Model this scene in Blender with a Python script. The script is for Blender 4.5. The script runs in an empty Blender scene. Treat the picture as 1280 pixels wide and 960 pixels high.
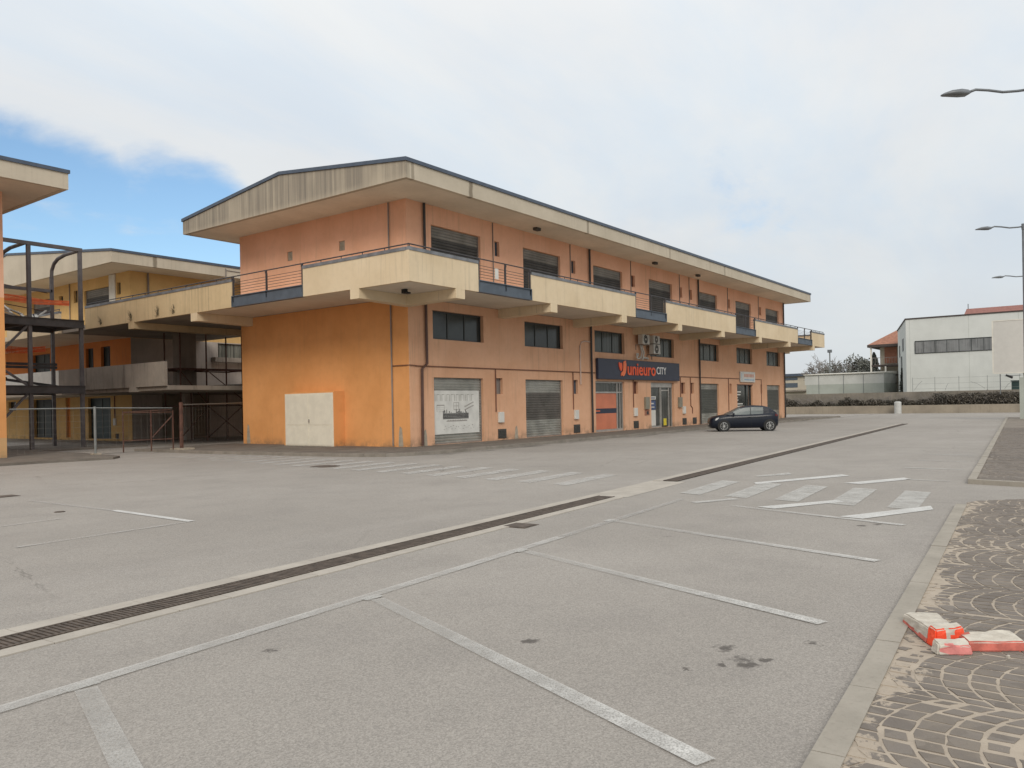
import bpy, bmesh, math, random
from mathutils import Vector, Matrix
random.seed(7)
R = math.radians
sc = bpy.context.scene
col = sc.collection

# ------------------------------------------------------------------ helpers
class MB:
    """collects faces, then links them as ONE mesh object"""
    def __init__(s): s.v = []; s.f = []; s.m = []
    def add(s, vs, fs, m=0):
        n = len(s.v); s.v += [tuple(p) for p in vs]
        for f in fs: s.f.append([n+i for i in f]); s.m.append(m)
    def quad(s, a, b, c, d, m=0): s.add([a, b, c, d], [(0, 1, 2, 3)], m)
    def hexa(s, P, m=0):
        s.add(P, [(0, 3, 2, 1), (4, 5, 6, 7), (0, 1, 5, 4), (1, 2, 6, 5), (2, 3, 7, 6), (3, 0, 4, 7)], m)
    def box(s, x0, x1, y0, y1, z0, z1, m=0):
        s.hexa([(x0, y0, z0), (x1, y0, z0), (x1, y1, z0), (x0, y1, z0),
                (x0, y0, z1), (x1, y0, z1), (x1, y1, z1), (x0, y1, z1)], m)
    def fbox(s, fr, u0, u1, z0, z1, d0, d1, m=0):
        p = fr.pt
        s.hexa([p(u0, z0, d0), p(u1, z0, d0), p(u1, z0, d1), p(u0, z0, d1),
                p(u0, z1, d0), p(u1, z1, d0), p(u1, z1, d1), p(u0, z1, d1)], m)
    def prism(s, poly, z0, z1, m=0):
        n = len(poly)
        vs = [(x, y, z0) for x, y in poly]+[(x, y, z1) for x, y in poly]
        s.add(vs, [tuple(range(n-1, -1, -1)), tuple(range(n, 2*n))]+[(i, (i+1) % n, n+(i+1) % n, n+i) for i in range(n)], m)
    def sheet(s, poly, z, m=0):
        s.add([(x, y, z) for x, y in poly], [tuple(range(len(poly)))], m)
    def tube(s, pts, r, n=8, m=0, cap=True):
        pts = [Vector(p) for p in pts]; rs = r if isinstance(r, (list, tuple)) else [r]*len(pts)
        vs = []; k = len(pts)
        for i, p in enumerate(pts):
            t = (pts[min(i+1, k-1)]-pts[max(i-1, 0)]).normalized()
            a = Vector((0, 0, 1)) if abs(t.z) < .9 else Vector((1, 0, 0))
            b = t.cross(a).normalized(); c = t.cross(b).normalized()
            for j in range(n):
                q = 2*math.pi*j/n
                vs.append(p+b*math.cos(q)*rs[i]+c*math.sin(q)*rs[i])
        fs = [(i*n+j, i*n+(j+1) % n, (i+1)*n+(j+1) % n, (i+1)*n+j) for i in range(k-1) for j in range(n)]
        if cap: fs += [tuple(range(n)), tuple(range((k-1)*n, k*n))]
        s.add(vs, fs, m)
    def bar(s, a, b, w, h=None, m=0):
        """square section bar between two points"""
        h = h or w; a = Vector(a); b = Vector(b); t = (b-a).normalized()
        up = Vector((0, 0, 1)) if abs(t.z) < .9 else Vector((0, 1, 0))
        x = t.cross(up).normalized()*w/2; y = x.cross(t).normalized()*h/2
        s.hexa([a-x-y, a+x-y, a+x+y, a-x+y, b-x-y, b+x-y, b+x+y, b-x+y], m)
    def build(s, name, mats, parent=None, smooth=False, bevel=0, origin=None):
        me = bpy.data.meshes.new(name)
        off = Vector((0, 0, 0)); loc = None
        if parent is not None:
            q = parent
            while q is not None: off += q.location; q = q.parent
        else:
            xs, ys, zs = zip(*s.v)
            loc = Vector(origin) if origin else Vector(((min(xs)+max(xs))/2, (min(ys)+max(ys))/2, min(zs)))
            off = loc
        me.from_pydata([tuple(Vector(p)-off) for p in s.v], [], s.f)
        if not isinstance(mats, (list, tuple)): mats = [mats]
        for m in mats: me.materials.append(m)
        me.polygons.foreach_set('material_index', s.m)
        bm = bmesh.new(); bm.from_mesh(me)
        bmesh.ops.recalc_face_normals(bm, faces=bm.faces); bm.to_mesh(me); bm.free()
        if smooth: me.polygons.foreach_set('use_smooth', [True]*len(me.polygons))
        me.update()
        o = bpy.data.objects.new(name, me); col.objects.link(o)
        if parent is not None: o.parent = parent
        if loc is not None: o.location = loc
        if bevel:
            b = o.modifiers.new('b', 'BEVEL'); b.width = bevel; b.segments = 2; b.limit_method = 'ANGLE'
        return o

def split(mb, name, mat, parent):
    """one object for every loose piece of the collected mesh"""
    par = list(range(len(mb.v)))
    def find(i):
        while par[i] != i: par[i] = par[par[i]]; i = par[i]
        return i
    for f in mb.f:
        for k in f[1:]: par[find(k)] = find(f[0])
    groups = {}
    for f, m in zip(mb.f, mb.m): groups.setdefault(find(f[0]), []).append((f, m))
    out = []
    for g in groups.values():
        q = MB()
        for f, m in g: q.add([mb.v[i] for i in f], [tuple(range(len(f)))], m)
        me = {}; vs = []; fs = []
        for f in q.f:
            nf = []
            for i in f:
                p = q.v[i]
                if p not in me: me[p] = len(vs); vs.append(p)
                nf.append(me[p])
            fs.append(nf)
        q.v, q.f = vs, fs
        out.append(q.build(name, mat, parent))
    return out

class Fr:
    """wall frame: u along the wall, d outwards"""
    def __init__(s, O, U, N): s.O = Vector((O[0], O[1], 0)); s.U = Vector((U[0], U[1], 0)); s.N = Vector((N[0], N[1], 0))
    def pt(s, u, z, d=0): return s.O+s.U*u+s.N*d+Vector((0, 0, z))

def tag(o, label=None, cat=None, group=None, kind=None):
    if label: o['label'] = label
    if cat: o['category'] = cat
    if group: o['group'] = group
    if kind: o['kind'] = kind
    return o
def thing(name, loc, label, cat, group=None):
    o = bpy.data.objects.new(name, None); col.objects.link(o); o.location = loc; o.empty_display_size = .3
    return tag(o, label, cat, group)
def copy_tree(o, parent=None):
    c = o.copy(); col.objects.link(c)
    if parent is not None: c.parent = parent
    for ch in list(o.children): copy_tree(ch, c)
    return c
def structure(o): o['kind'] = 'structure'; return o

# ------------------------------------------------------------------ materials
def nodes(m):
    m.use_nodes = True; nt = m.node_tree
    for n in list(nt.nodes): nt.nodes.remove(n)
    out = nt.nodes.new('ShaderNodeOutputMaterial'); b = nt.nodes.new('ShaderNodeBsdfPrincipled')
    nt.links.new(b.outputs[0], out.inputs[0]); return nt, b, out
class NB:
    def __init__(s, nt): s.nt = nt
    def new(s, t, **kw):
        n = s.nt.nodes.new(t)
        for k, v in kw.items(): setattr(n, k, v)
        return n
    def link(s, a, b): s.nt.links.new(a, b)
    def put(s, sock, v):
        if isinstance(v, bpy.types.NodeSocket): s.link(v, sock)
        elif v is not None: sock.default_value = v
    def pos(s): return s.new('ShaderNodeNewGeometry').outputs['Position']
    def mapped(s, vec, scale=(1, 1, 1), rot=(0, 0, 0), loc=(0, 0, 0)):
        n = s.new('ShaderNodeMapping'); s.link(vec, n.inputs[0]); n.inputs['Scale'].default_value = scale
        n.inputs['Rotation'].default_value = rot; n.inputs['Location'].default_value = loc; return n.outputs[0]
    def noise(s, vec, scale, detail=4, rough=.55, dist=0):
        n = s.new('ShaderNodeTexNoise'); s.link(vec, n.inputs['Vector']); n.inputs['Scale'].default_value = scale
        n.inputs['Detail'].default_value = detail; n.inputs['Roughness'].default_value = rough
        n.inputs['Distortion'].default_value = dist; return n.outputs['Fac']
    def vor(s, vec, scale, out='Distance', feature='F1', rnd=1):
        n = s.new('ShaderNodeTexVoronoi', feature=feature); s.link(vec, n.inputs['Vector']); n.inputs['Scale'].default_value = scale
        n.inputs['Randomness'].default_value = rnd; return n.outputs[out]
    def ramp(s, fac, a, b, va=0., vb=1., smooth=True):
        n = s.new('ShaderNodeMapRange', interpolation_type='SMOOTHSTEP' if smooth else 'LINEAR')
        s.link(fac, n.inputs[0]); n.inputs[1].default_value = a; n.inputs[2].default_value = b
        n.inputs[3].default_value = va; n.inputs[4].default_value = vb; return n.outputs[0]
    def mix(s, fac, a, b, blend='MIX'):
        n = s.new('ShaderNodeMix', data_type='RGBA', blend_type=blend)
        s.put(n.inputs[0], fac); s.put(n.inputs[6], a if not isinstance(a, tuple) else (*a[:3], 1)); s.put(n.inputs[7], b if not isinstance(b, tuple) else (*b[:3], 1))
        return n.outputs[2]
    def math(s, op, a, b=None, clamp=False):
        n = s.new('ShaderNodeMath', operation=op, use_clamp=clamp); s.put(n.inputs[0], a)
        if b is not None: s.put(n.inputs[1], b)
        return n.outputs[0]
    def sep(s, vec):
        n = s.new('ShaderNodeSeparateXYZ'); s.link(vec, n.inputs[0]); return n.outputs
    def comb(s, x, y, z):
        n = s.new('ShaderNodeCombineXYZ'); s.put(n.inputs[0], x); s.put(n.inputs[1], y); s.put(n.inputs[2], z); return n.outputs[0]
    def bump(s, h, strength, dist=.01):
        n = s.new('ShaderNodeBump'); s.link(h, n.inputs['Height']); n.inputs['Strength'].default_value = strength
        n.inputs['Distance'].default_value = dist; return n.outputs[0]
def c3(c, k=1): return tuple(min(1, x*k) for x in c)

def mat_plain(name, color, rough=.6, metal=0, spec=.5, var=.12, scale=3, bump=0, coat=0):
    m = bpy.data.materials.new(name); nt, b, _ = nodes(m); n = NB(nt)
    p = n.pos(); f = n.noise(p, scale, 5)
    n.link(n.mix(n.ramp(f, .3, .7), c3(color, 1-var), c3(color, 1+var)), b.inputs['Base Color'])
    b.inputs['Roughness'].default_value = rough; b.inputs['Metallic'].default_value = metal
    b.inputs['Specular IOR Level'].default_value = spec; b.inputs['Coat Weight'].default_value = coat
    if bump: n.link(n.bump(n.noise(p, 60, 3), bump, .005), b.inputs['Normal'])
    return m

def mat_stucco(name, color, color2=None, dirt=(.18, .14, .10), streak=.3, base_dirt=0, patch=.25, zdirt=(0, .6), drips=None, sscale=1.0, joints=()):
    """painted render: blotches, thin rain streaks, splash dirt along the foot of the wall"""
    m = bpy.data.materials.new(name); nt, b, _ = nodes(m); n = NB(nt)
    p = n.pos(); color2 = color2 or c3(color, .86)
    f = n.noise(p, .55, 5, .6); f2 = n.noise(p, 4.5, 4, .6)
    c = n.mix(n.ramp(f, .32, .68), c3(color, 1.04), color2)
    c = n.mix(n.ramp(f2, .45, .75, 0, patch), c, c3(color, .8))
    sp = n.mapped(p, (5*sscale, 5*sscale, .18))
    st = n.noise(sp, 1.6, 5, .65)
    big = n.ramp(n.noise(p, .35, 2), .35, .65)
    c = n.mix(n.math('MULTIPLY', n.ramp(st, .50, .74, 0, streak), big), c, dirt)
    if drips:      # stronger soot streaks running down from the top edge z1 to z0
        z = n.sep(p)[2]
        top = n.ramp(z, drips[0], drips[1])
        sp2 = n.mapped(p, (3.2, 3.2, .06)); d2 = n.noise(sp2, 2.0, 6, .7)
        sp3 = n.mapped(p, (1, 1, .25)); d3 = n.ramp(n.noise(sp3, .55, 3), .25, .5, .25, 1)
        k = n.math('MULTIPLY', n.math('MULTIPLY', n.ramp(d2, .25, .70, .18, 1), top), n.math('MULTIPLY', d3, drips[2]))
        c = n.mix(k, c, drips[3])
    for (jx, jw, k0) in joints:
        xj = n.math('ABSOLUTE', n.math('SUBTRACT', n.math('ADD', n.sep(p)[0], n.math('MULTIPLY', n.math('SUBTRACT', n.noise(p, 3, 3), .5), .15)), jx))
        c = n.mix(n.ramp(xj, jw*.4, jw, k0, 0), c, dirt)
    if base_dirt:
        z = n.sep(p)[2]
        g = n.math('MULTIPLY', n.ramp(z, zdirt[0], zdirt[1], 1, 0), n.ramp(n.noise(p, 2.2, 5, .65), .38, .68, 0, base_dirt))
        c = n.mix(g, c, dirt)
    n.link(c, b.inputs['Base Color']); b.inputs['Roughness'].default_value = .9; b.inputs['Specular IOR Level'].default_value = .2
    n.link(n.bump(n.noise(p, 70, 3), .25, .006), b.inputs['Normal'])
    return m

SALMON = (.56, .262, .148)
M = {}
M['wall_front'] = mat_stucco('salmon_render', (.685, .405, .257), (.645, .36, .217), base_dirt=.85, streak=.34)
M['wall_upper'] = mat_stucco('salmon_render_upper', (.79, .45, .30), (.75, .41, .262), streak=.22)
M['wall_gable'] = mat_stucco('orange_render', (.73, .35, .135), (.67, .31, .112), base_dirt=.7, streak=.12, zdirt=(0, .5))
M['wall_yellow'] = mat_stucco('yellow_render', (.66, .44, .19), (.60, .39, .16), base_dirt=.5, streak=.2)
M['wall_deep'] = mat_stucco('deep_orange_render', (.66, .25, .08), (.60, .22, .07), streak=.25)
M['cream'] = mat_stucco('cream_render', (.68, .555, .385), (.63, .50, .33), dirt=(.26, .21, .15), streak=.42, patch=.22)
M['cream_dirty'] = mat_stucco('stained_cream_render', (.60, .46, .275), (.54, .41, .24), dirt=(.13, .11, .09), streak=.55, patch=.3)
M['fascia'] = mat_stucco('eave_concrete', (.53, .463, .365), (.48, .418, .325), dirt=(.20, .165, .12), streak=.35, patch=.15, joints=((23.6, .16, .85), (32.2, .14, .7), (20.4, .1, .6), (41, .12, .5), (49, .12, .5)))
M['fascia_gable'] = mat_stucco('stained_eave_concrete', (.49, .42, .32), (.43, .37, .285), dirt=(.2, .165, .12), streak=.4, drips=(9.4, 9.9, .92, (.20, .175, .145)))
M['soffit'] = mat_stucco('soffit_render', (.66, .585, .48), (.60, .53, .43), dirt=(.2, .16, .11), streak=.1, patch=.3)
M['grey_conc'] = mat_stucco('weathered_concrete', (.31, .27, .225), (.23, .20, .17), dirt=(.07, .06, .05), streak=.85, patch=.5, sscale=.45)
M['dark_conc'] = mat_stucco('dark_concrete', (.50, .45, .40), (.40, .36, .32), dirt=(.05, .045, .04), streak=.5, patch=.4)
M['blue_metal'] = mat_plain('slate_blue_metal', (.085, .105, .13), .55, .0, .4)
M['flash'] = mat_plain('blue_grey_flashing', (.075, .095, .13), .5, .2)
M['coping'] = mat_plain('zinc_coping', (.19, .195, .205), .55, .3, var=.25, scale=2)
M['rail'] = mat_plain('brown_grey_rail', (.055, .05, .052), .55, .2)
M['pipe_dark'] = mat_plain('dark_downpipe', (.035, .030, .028), .55)
M['pipe_rust'] = mat_plain('brown_downpipe', (.085, .042, .03), .55)
M['pipe_brown'] = mat_plain('brown_pipe', (.19, .085, .05), .6)
M['pipe_grey'] = mat_plain('grey_pipe', (.22, .19, .17), .6)
M['pipe_white'] = mat_plain('white_conduit', (.58, .44, .36), .6)
M['frame'] = mat_plain('dark_green_window_frame', (.030, .036, .034), .45)
M['alu'] = mat_plain('aluminium_frame', (.42, .40, .37), .45, .5)
M['white'] = mat_plain('white_paint', (.66, .63, .56), .6, var=.06)
M['cabinet'] = mat_plain('ivory_steel_door', (.74, .69, .57), .55, var=.05)
M['plastic_w'] = mat_plain('white_plastic', (.62, .60, .55), .5, var=.05)
M['ac'] = mat_plain('yellowed_plastic', (.52, .50, .45), .55, var=.1)
M['black'] = mat_plain('black_rubber', (.012, .012, .012), .7)
M['vent'] = mat_plain('dark_vent', (.06, .055, .048), .7, var=.4, scale=20)
M['mail'] = mat_plain('olive_grey_metal', (.23, .21, .16), .5)
M['brown_panel'] = mat_plain('brown_shutter', (.13, .05, .032), .6)
M['steel'] = mat_plain('grey_painted_steel', (.115, .104, .104), .55, .2, var=.2)
M['steel2'] = mat_plain('dark_steel_channel', (.065, .058, .056), .6, .1, var=.2)
M['rust'] = mat_plain('rusty_scaffold_tube', (.10, .045, .03), .8, var=.35, scale=8)
M['galv'] = mat_plain('galvanised_steel', (.24, .25, .24), .5, .5)
M['lamp'] = mat_plain('lamp_grey', (.17, .18, .19), .5, .4)
M['net'] = mat_plain('orange_safety_mesh', (.75, .16, .05), .7)
M['ind_white'] = mat_stucco('white_prefab_panel', (.60, .61, .58), (.57, .58, .55), dirt=(.4, .4, .37), streak=.15, patch=.05)
M['shed'] = mat_stucco('pale_shed_panel', (.56, .56, .53), (.50, .50, .47), dirt=(.3, .3, .28), streak=.3, patch=.1)
M['shed_low'] = mat_stucco('grey_green_shed_panel', (.40, .42, .38), (.36, .38, .34), dirt=(.24, .24, .22), streak=.3, patch=.1)
M['tile'] = mat_plain('terracotta_tile', (.30, .135, .085), .85, var=.2)
M['tile_red'] = mat_plain('faded_red_sheet', (.27, .125, .105), .8, var=.1)
M['terra'] = mat_plain('terracotta_wall', (.34, .15, .095), .9)
M['darkwood'] = mat_plain('dark_eave', (.06, .045, .04), .8)
M['board'] = mat_plain('blank_billboard', (.56, .54, .50), .6, var=.03)
M['bollard'] = mat_plain('pale_bollard', (.46, .46, .44), .7)
M['signblue'] = mat_plain('navy_sign', (.020, .026, .05), .45, var=.1)
M['sign_or'] = mat_plain('orange_lettering', (.80, .10, .025), .45, var=.02)
M['sign_or2'] = mat_plain('light_orange_lettering', (.82, .17, .05), .45, var=.02)
M['sign_w'] = mat_plain('white_lettering', (.75, .74, .72), .45, var=.02)
M['poster_or'] = mat_plain('orange_poster', (.56, .18, .095), .5, var=.1, scale=1.2)
M['ink'] = mat_plain('black_ink', (.035, .034, .034), .7)
M['ink_pale'] = mat_plain('pale_grey_ink', (.36, .35, .31), .8)
M['banner'] = mat_plain('white_banner', (.64, .63, .59), .8, var=.1, scale=2)
M['pink_ink'] = mat_plain('pink_ink', (.62, .30, .22), .7)
M['blue_ink'] = mat_plain('blue_ink', (.25, .40, .55), .7)
M['yellow'] = mat_plain('yellow_plastic', (.62, .50, .03), .5)
M['slat'] = mat_plain('galvanised_shutter', (.38, .375, .34), .5, .25, var=.2, scale=1.5)
M['slat_dark'] = mat_plain('perforated_shutter', (.165, .152, .136), .6, .2, var=.2, scale=1.5)
M['slat_up'] = mat_plain('dark_shutter', (.075, .072, .068), .6, .2, var=.2, scale=1.5)
M['slat_up_l'] = mat_plain('pale_shutter_top', (.24, .225, .20), .6, .2, var=.2, scale=1.5)
M['slat_grn'] = mat_plain('grey_green_shutter', (.135, .14, .125), .55, .2, var=.12, scale=1.5)
M['plaster'] = mat_plain('cement_patch', (.36, .31, .24), .9, var=.2, scale=6)

def mat_glass(name, color, rough=.12, spec=.5, curtain=None):
    m = bpy.data.materials.new(name); nt, b, _ = nodes(m); n = NB(nt); p = n.pos()
    f = n.ramp(n.noise(p, .8, 3), .35, .65)
    c = n.mix(f, c3(color, .8), c3(color, 1.25))
    if curtain:
        w = n.noise(n.mapped(p, (9, 9, .15)), 1.2, 2)
        c = n.mix(n.ramp(w, .42, .62, 0, .8), c, curtain)
    n.link(c, b.inputs['Base Color']); b.inputs['Roughness'].default_value = rough; b.inputs['Specular IOR Level'].default_value = spec
    return m
M['glass'] = mat_glass('dark_window_glass', (.030, .038, .037), .18, .4)
M['glass_c'] = mat_glass('curtained_window_glass', (.035, .046, .045), .18, .35, (.085, .10, .096))
M['glass_shop'] = mat_glass('shop_glass', (.035, .04, .038), .1, .5, (.08, .08, .078))
M['glass_grey'] = mat_glass('grey_strip_glass', (.17, .175, .175), .25, .4, (.24, .24, .24))
M['glass_teal'] = mat_glass('teal_glass', (.045, .07, .068), .4, .15)
M['glass_court'] = mat_glass('dark_court_glass', (.04, .048, .045), .4, .15)
M['glass_car'] = mat_glass('car_glass', (.10, .118, .12), .25, .3)
M['corr'] = mat_glass('milky_corrugated_sheet', (.20, .20, .17), .6, .3, (.08, .08, .07))

def mat_asphalt():
    m = bpy.data.materials.new('worn_asphalt'); nt, b, _ = nodes(m); n = NB(nt); p = n.pos()
    c = n.mix(n.ramp(n.noise(p, .16, 5, .6), .3, .7), (.290, .265, .236), (.340, .312, .280))
    c = n.mix(n.ramp(n.noise(p, .9, 6, .65), .42, .72, 0, .55), c, (.262, .240, .217))
    c = n.mix(n.ramp(n.noise(n.mapped(p, (.08, .7, 1), (0, 0, R(-4))), 1, 4), .5, .72, 0, .35), c, (.345, .318, .288))
    # aggregate: pale and dark chips
    v = n.vor(p, 105, 'Color'); vs = n.sep(v)
    chip = n.ramp(vs[0], 0, 1, .78, 1.20, False)
    hsv = n.mix(.85, c, n.comb(chip, chip, chip), 'MULTIPLY'); c = hsv
    v2 = n.vor(p, 240, 'Color'); ch2 = n.ramp(n.sep(v2)[1], 0, 1, .84, 1.16, False)
    c = n.mix(.8, c, n.comb(ch2, ch2, ch2), 'MULTIPLY')
    # oil stains that lie on this tarmac
    xs = n.sep(p); wob = n.math('MULTIPLY', n.math('SUBTRACT', n.noise(p, 9, 4, .7), .5), .30)
    tot = None
    for (x, y, r) in [(5.08, 2.06, .075), (4.93, 1.86, .085), (4.84, 1.80, .07), (4.98, 1.76, .05), (5.50, 1.61, .05), (4.55, 2.10, .028), (4.51, 3.23, .07),
                      (4.75, 1.95, .03), (10.9, 2.55, .09), (11.1, 2.4, .07), (3.35, 4.6, .05), (8.9, 4.3, .035)]:
        dx = n.math('MULTIPLY', n.math('SUBTRACT', xs[0], x), .9); dy = n.math('SUBTRACT', xs[1], y)
        d = n.math('SQRT', n.math('ADD', n.math('MULTIPLY', dx, dx), n.math('MULTIPLY', dy, dy)))
        d = n.math('ADD', d, wob); r = r*.85
        k = n.ramp(d, r*.35, r*1.25, 1, 0)
        tot = k if tot is None else n.math('MAXIMUM', tot, k)
    c = n.mix(n.math('MULTIPLY', tot, .72), c, (.055, .047, .042))
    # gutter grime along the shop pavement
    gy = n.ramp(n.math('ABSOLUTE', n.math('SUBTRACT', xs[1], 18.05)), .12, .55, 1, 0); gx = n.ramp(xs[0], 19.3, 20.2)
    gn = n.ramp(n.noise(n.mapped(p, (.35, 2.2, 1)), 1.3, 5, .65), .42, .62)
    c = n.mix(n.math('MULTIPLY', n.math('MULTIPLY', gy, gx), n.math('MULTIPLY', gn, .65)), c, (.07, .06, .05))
    # thin wandering cracks
    cr = n.vor(n.mapped(p, (1, 1, 1)), .23, 'Distance', 'DISTANCE_TO_EDGE')
    cw = n.math('ADD', cr, n.math('MULTIPLY', n.math('SUBTRACT', n.noise(p, 3, 5, .7), .5), .06))
    c = n.mix(n.math('MULTIPLY', n.ramp(n.math('ABSOLUTE', cw), .0, .004, .5, 0), n.ramp(n.noise(p, .12, 2), .5, .6)), c, (.10, .09, .08))
    n.link(c, b.inputs['Base Color']); b.inputs['Roughness'].default_value = .92; b.inputs['Specular IOR Level'].default_value = .25
    h = n.math('ADD', n.vor(p, 105), n.math('MULTIPLY', n.noise(p, 200, 2), .5))
    n.link(n.bump(h, .35, .004), b.inputs['Normal'])
    return m
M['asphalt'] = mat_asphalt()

def mat_paint(name, color, wear, wscale=3.0, fine=90):
    m = bpy.data.materials.new(name); nt, b, out = nodes(m); n = NB(nt); p = n.pos()
    n.link(n.mix(n.ramp(n.noise(p, 6, 4), .3, .7), c3(color, .88), color), b.inputs['Base Color']); b.inputs['Roughness'].default_value = .85
    a = n.ramp(n.noise(p, wscale, 6, .7), .35, .65, min(1, 1.25-wear), max(.08, .95-wear*1.25))
    g = n.ramp(n.vor(p, fine, 'Distance'), .35, .8, 1, .7 if wear < .5 else .6)
    a = n.math('MULTIPLY', a, g, True)
    t = n.new('ShaderNodeBsdfTransparent'); mx = n.new('ShaderNodeMixShader'); n.link(a, mx.inputs[0]); n.link(t.outputs[0], mx.inputs[1]); n.link(b.outputs[0], mx.inputs[2])
    n.link(mx.outputs[0], out.inputs[0]); return m
M['paint'] = mat_paint('road_paint', (.55, .535, .50), .35)
M['paint_bright'] = mat_paint('bright_road_paint', (.66, .65, .62), .12)
M['paint_worn'] = mat_paint('worn_road_paint', (.56, .54, .505), .42)
def mat_bay():
    m = bpy.data.materials.new('bay_paint'); nt, b, out = nodes(m); n = NB(nt); p = n.pos()
    n.link(n.mix(n.ramp(n.noise(p, 6, 4), .3, .7), (.50, .485, .455), (.60, .585, .55)), b.inputs['Base Color']); b.inputs['Roughness'].default_value = .85
    y = n.sep(p)[1]; a = n.ramp(y, 1.6, 4.9, .98, .38)
    a = n.math('MULTIPLY', a, n.ramp(n.noise(p, 4, 6, .7), .32, .62, 1.1, .72)); a = n.math('MULTIPLY', a, n.ramp(n.vor(p, 90, 'Distance'), .35, .8, 1, .6), True)
    t = n.new('ShaderNodeBsdfTransparent'); mx = n.new('ShaderNodeMixShader'); n.link(a, mx.inputs[0]); n.link(t.outputs[0], mx.inputs[1]); n.link(b.outputs[0], mx.inputs[2])
    n.link(mx.outputs[0], out.inputs[0]); return m
M['bay'] = mat_bay()
M['paint_ghost'] = mat_paint('nearly_gone_road_paint', (.50, .48, .45), .58)

def mat_conc(name, a, bcol, sc_=2.0):
    m = bpy.data.materials.new(name); nt, b, _ = nodes(m); n = NB(nt); p = n.pos()
    c = n.mix(n.ramp(n.noise(p, sc_, 6, .65), .3, .7), a, bcol)
    c = n.mix(n.ramp(n.noise(p, 25, 4, .7), .5, .75, 0, .35), c, c3(bcol, .65))
    n.link(c, b.inputs['Base Color']); b.inputs['Roughness'].default_value = .9; b.inputs['Specular IOR Level'].default_value = .2
    n.link(n.bump(n.noise(p, 90, 3), .4, .004), b.inputs['Normal']); return m
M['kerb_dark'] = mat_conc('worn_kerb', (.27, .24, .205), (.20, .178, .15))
M['kerb'] = mat_conc('kerb_stone', (.36, .325, .275), (.29, .262, .22))
M['drain_edge'] = mat_conc('drain_concrete', (.45, .41, .355), (.37, .335, .29))
M['pave'] = mat_conc('brown_grey_pavement', (.20, .175, .148), (.135, .118, .10), 1.2)
M['sand'] = mat_conc('joint_sand', (.43, .365, .29), (.35, .295, .235), 5)
M['earth'] = mat_conc('dry_earth', (.16, .14, .10), (.10, .10, .06), .1)
M['plinth'] = mat_stucco('faded_plinth_render', (.62, .37, .17), (.55, .36, .2), base_dirt=.5)
M['cream_far'] = mat_stucco('far_cream_render', (.50, .45, .36), (.46, .41, .33))
M['wall_old'] = mat_stucco('old_boundary_wall', (.25, .222, .185), (.175, .158, .13), dirt=(.09, .085, .065), streak=.7, patch=.6)
M['wall_low'] = mat_stucco('low_retaining_wall', (.33, .285, .225), (.26, .225, .18), dirt=(.15, .13, .10), streak=.5, patch=.4)
M['rub_conc'] = mat_conc('broken_concrete', (.60, .555, .475), (.45, .405, .34), 9)
M['rub_red'] = mat_plain('faded_red_paint', (.52, .135, .10), .75, var=.25, scale=14)
M['rub_pink'] = mat_plain('pinkish_red_paint', (.58, .20, .18), .75, var=.2, scale=14)
M['rub_org'] = mat_plain('bright_orange_red_paint', (.80, .075, .025), .6, var=.1, scale=14)
def mat_stone():
    m = bpy.data.materials.new('basalt_sett'); nt, b, _ = nodes(m); n = NB(nt); p = n.pos()
    c = n.mix(n.sep(n.vor(p, 7.5, 'Color'))[0], (.150, .128, .109), (.205, .177, .152))
    c = n.mix(n.ramp(n.noise(p, 2.5, 5, .7), .45, .72, 0, .5), c, (.24, .20, .155))
    c = n.mix(n.ramp(n.noise(p, 40, 4, .7), .5, .8, 0, .3), c, (.09, .078, .068))
    # sand film spread over the setts, thickest beside the kerb
    q = n.sep(p); d = n.math('SUBTRACT', n.math('ADD', n.math('MULTIPLY', q[0], .0722), .70), q[1])
    near = n.math('MULTIPLY', n.ramp(d, .0, .30, .15, 0), n.ramp(q[0], 15, 16, 1, 0))
    sn = n.math('ADD', n.noise(n.mapped(p, (1, 1.6, 1)), 3.0, 8, .68, .4), near)
    c = n.mix(n.ramp(sn, .635, .68, 0, .9), c, n.mix(n.noise(p, 30, 3), (.44, .37, .29), (.36, .30, .235)))
    n.link(c, b.inputs['Base Color']); b.inputs['Roughness'].default_value = .8; b.inputs['Specular IOR Level'].default_value = .3
    n.link(n.bump(n.noise(p, 45, 4), .4, .006), b.inputs['Normal']); return m
M['stone'] = mat_stone()
def mat_leaf(name, a, b_, rough=.6):
    m = bpy.data.materials.new(name); nt, b, _ = nodes(m); n = NB(nt); p = n.pos()
    n.link(n.mix(n.ramp(n.noise(p, 1.1, 4, .7), .35, .65), a, b_), b.inputs['Base Color']); b.inputs['Roughness'].default_value = rough; return m
M['leaf'] = mat_leaf('bramble_leaf', (.065, .058, .045), (.125, .108, .085))
M['twig'] = mat_leaf('bare_twig', (.19, .17, .155), (.25, .225, .205), .9)  # lightened: haze over the far trees is put into this colour
M['ever'] = mat_leaf('evergreen', (.115, .12, .10), (.155, .155, .135))  # paler than the foliage itself, distance haze painted into the colour
M['cyp'] = mat_leaf('dark_conifer', (.05, .058, .05), (.075, .08, .07))
M['weed'] = mat_leaf('dry_weed', (.06, .055, .03), (.14, .11, .06))

# ------------------------------------------------------------------ ground and paving
mb = MB(); mb.sheet([(-900, -900), (1500, -900), (1500, 1500), (-900, 1500)], -.03); structure(mb.build('ground', M['earth'], origin=(0, 0, -.03)))
mb = MB(); mb.sheet([(-60, -60), (86.9, -60), (86.9, 130), (-60, 130)], 0); structure(mb.build('parking_lot', M['asphalt'], origin=(0, 0, 0)))

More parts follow.
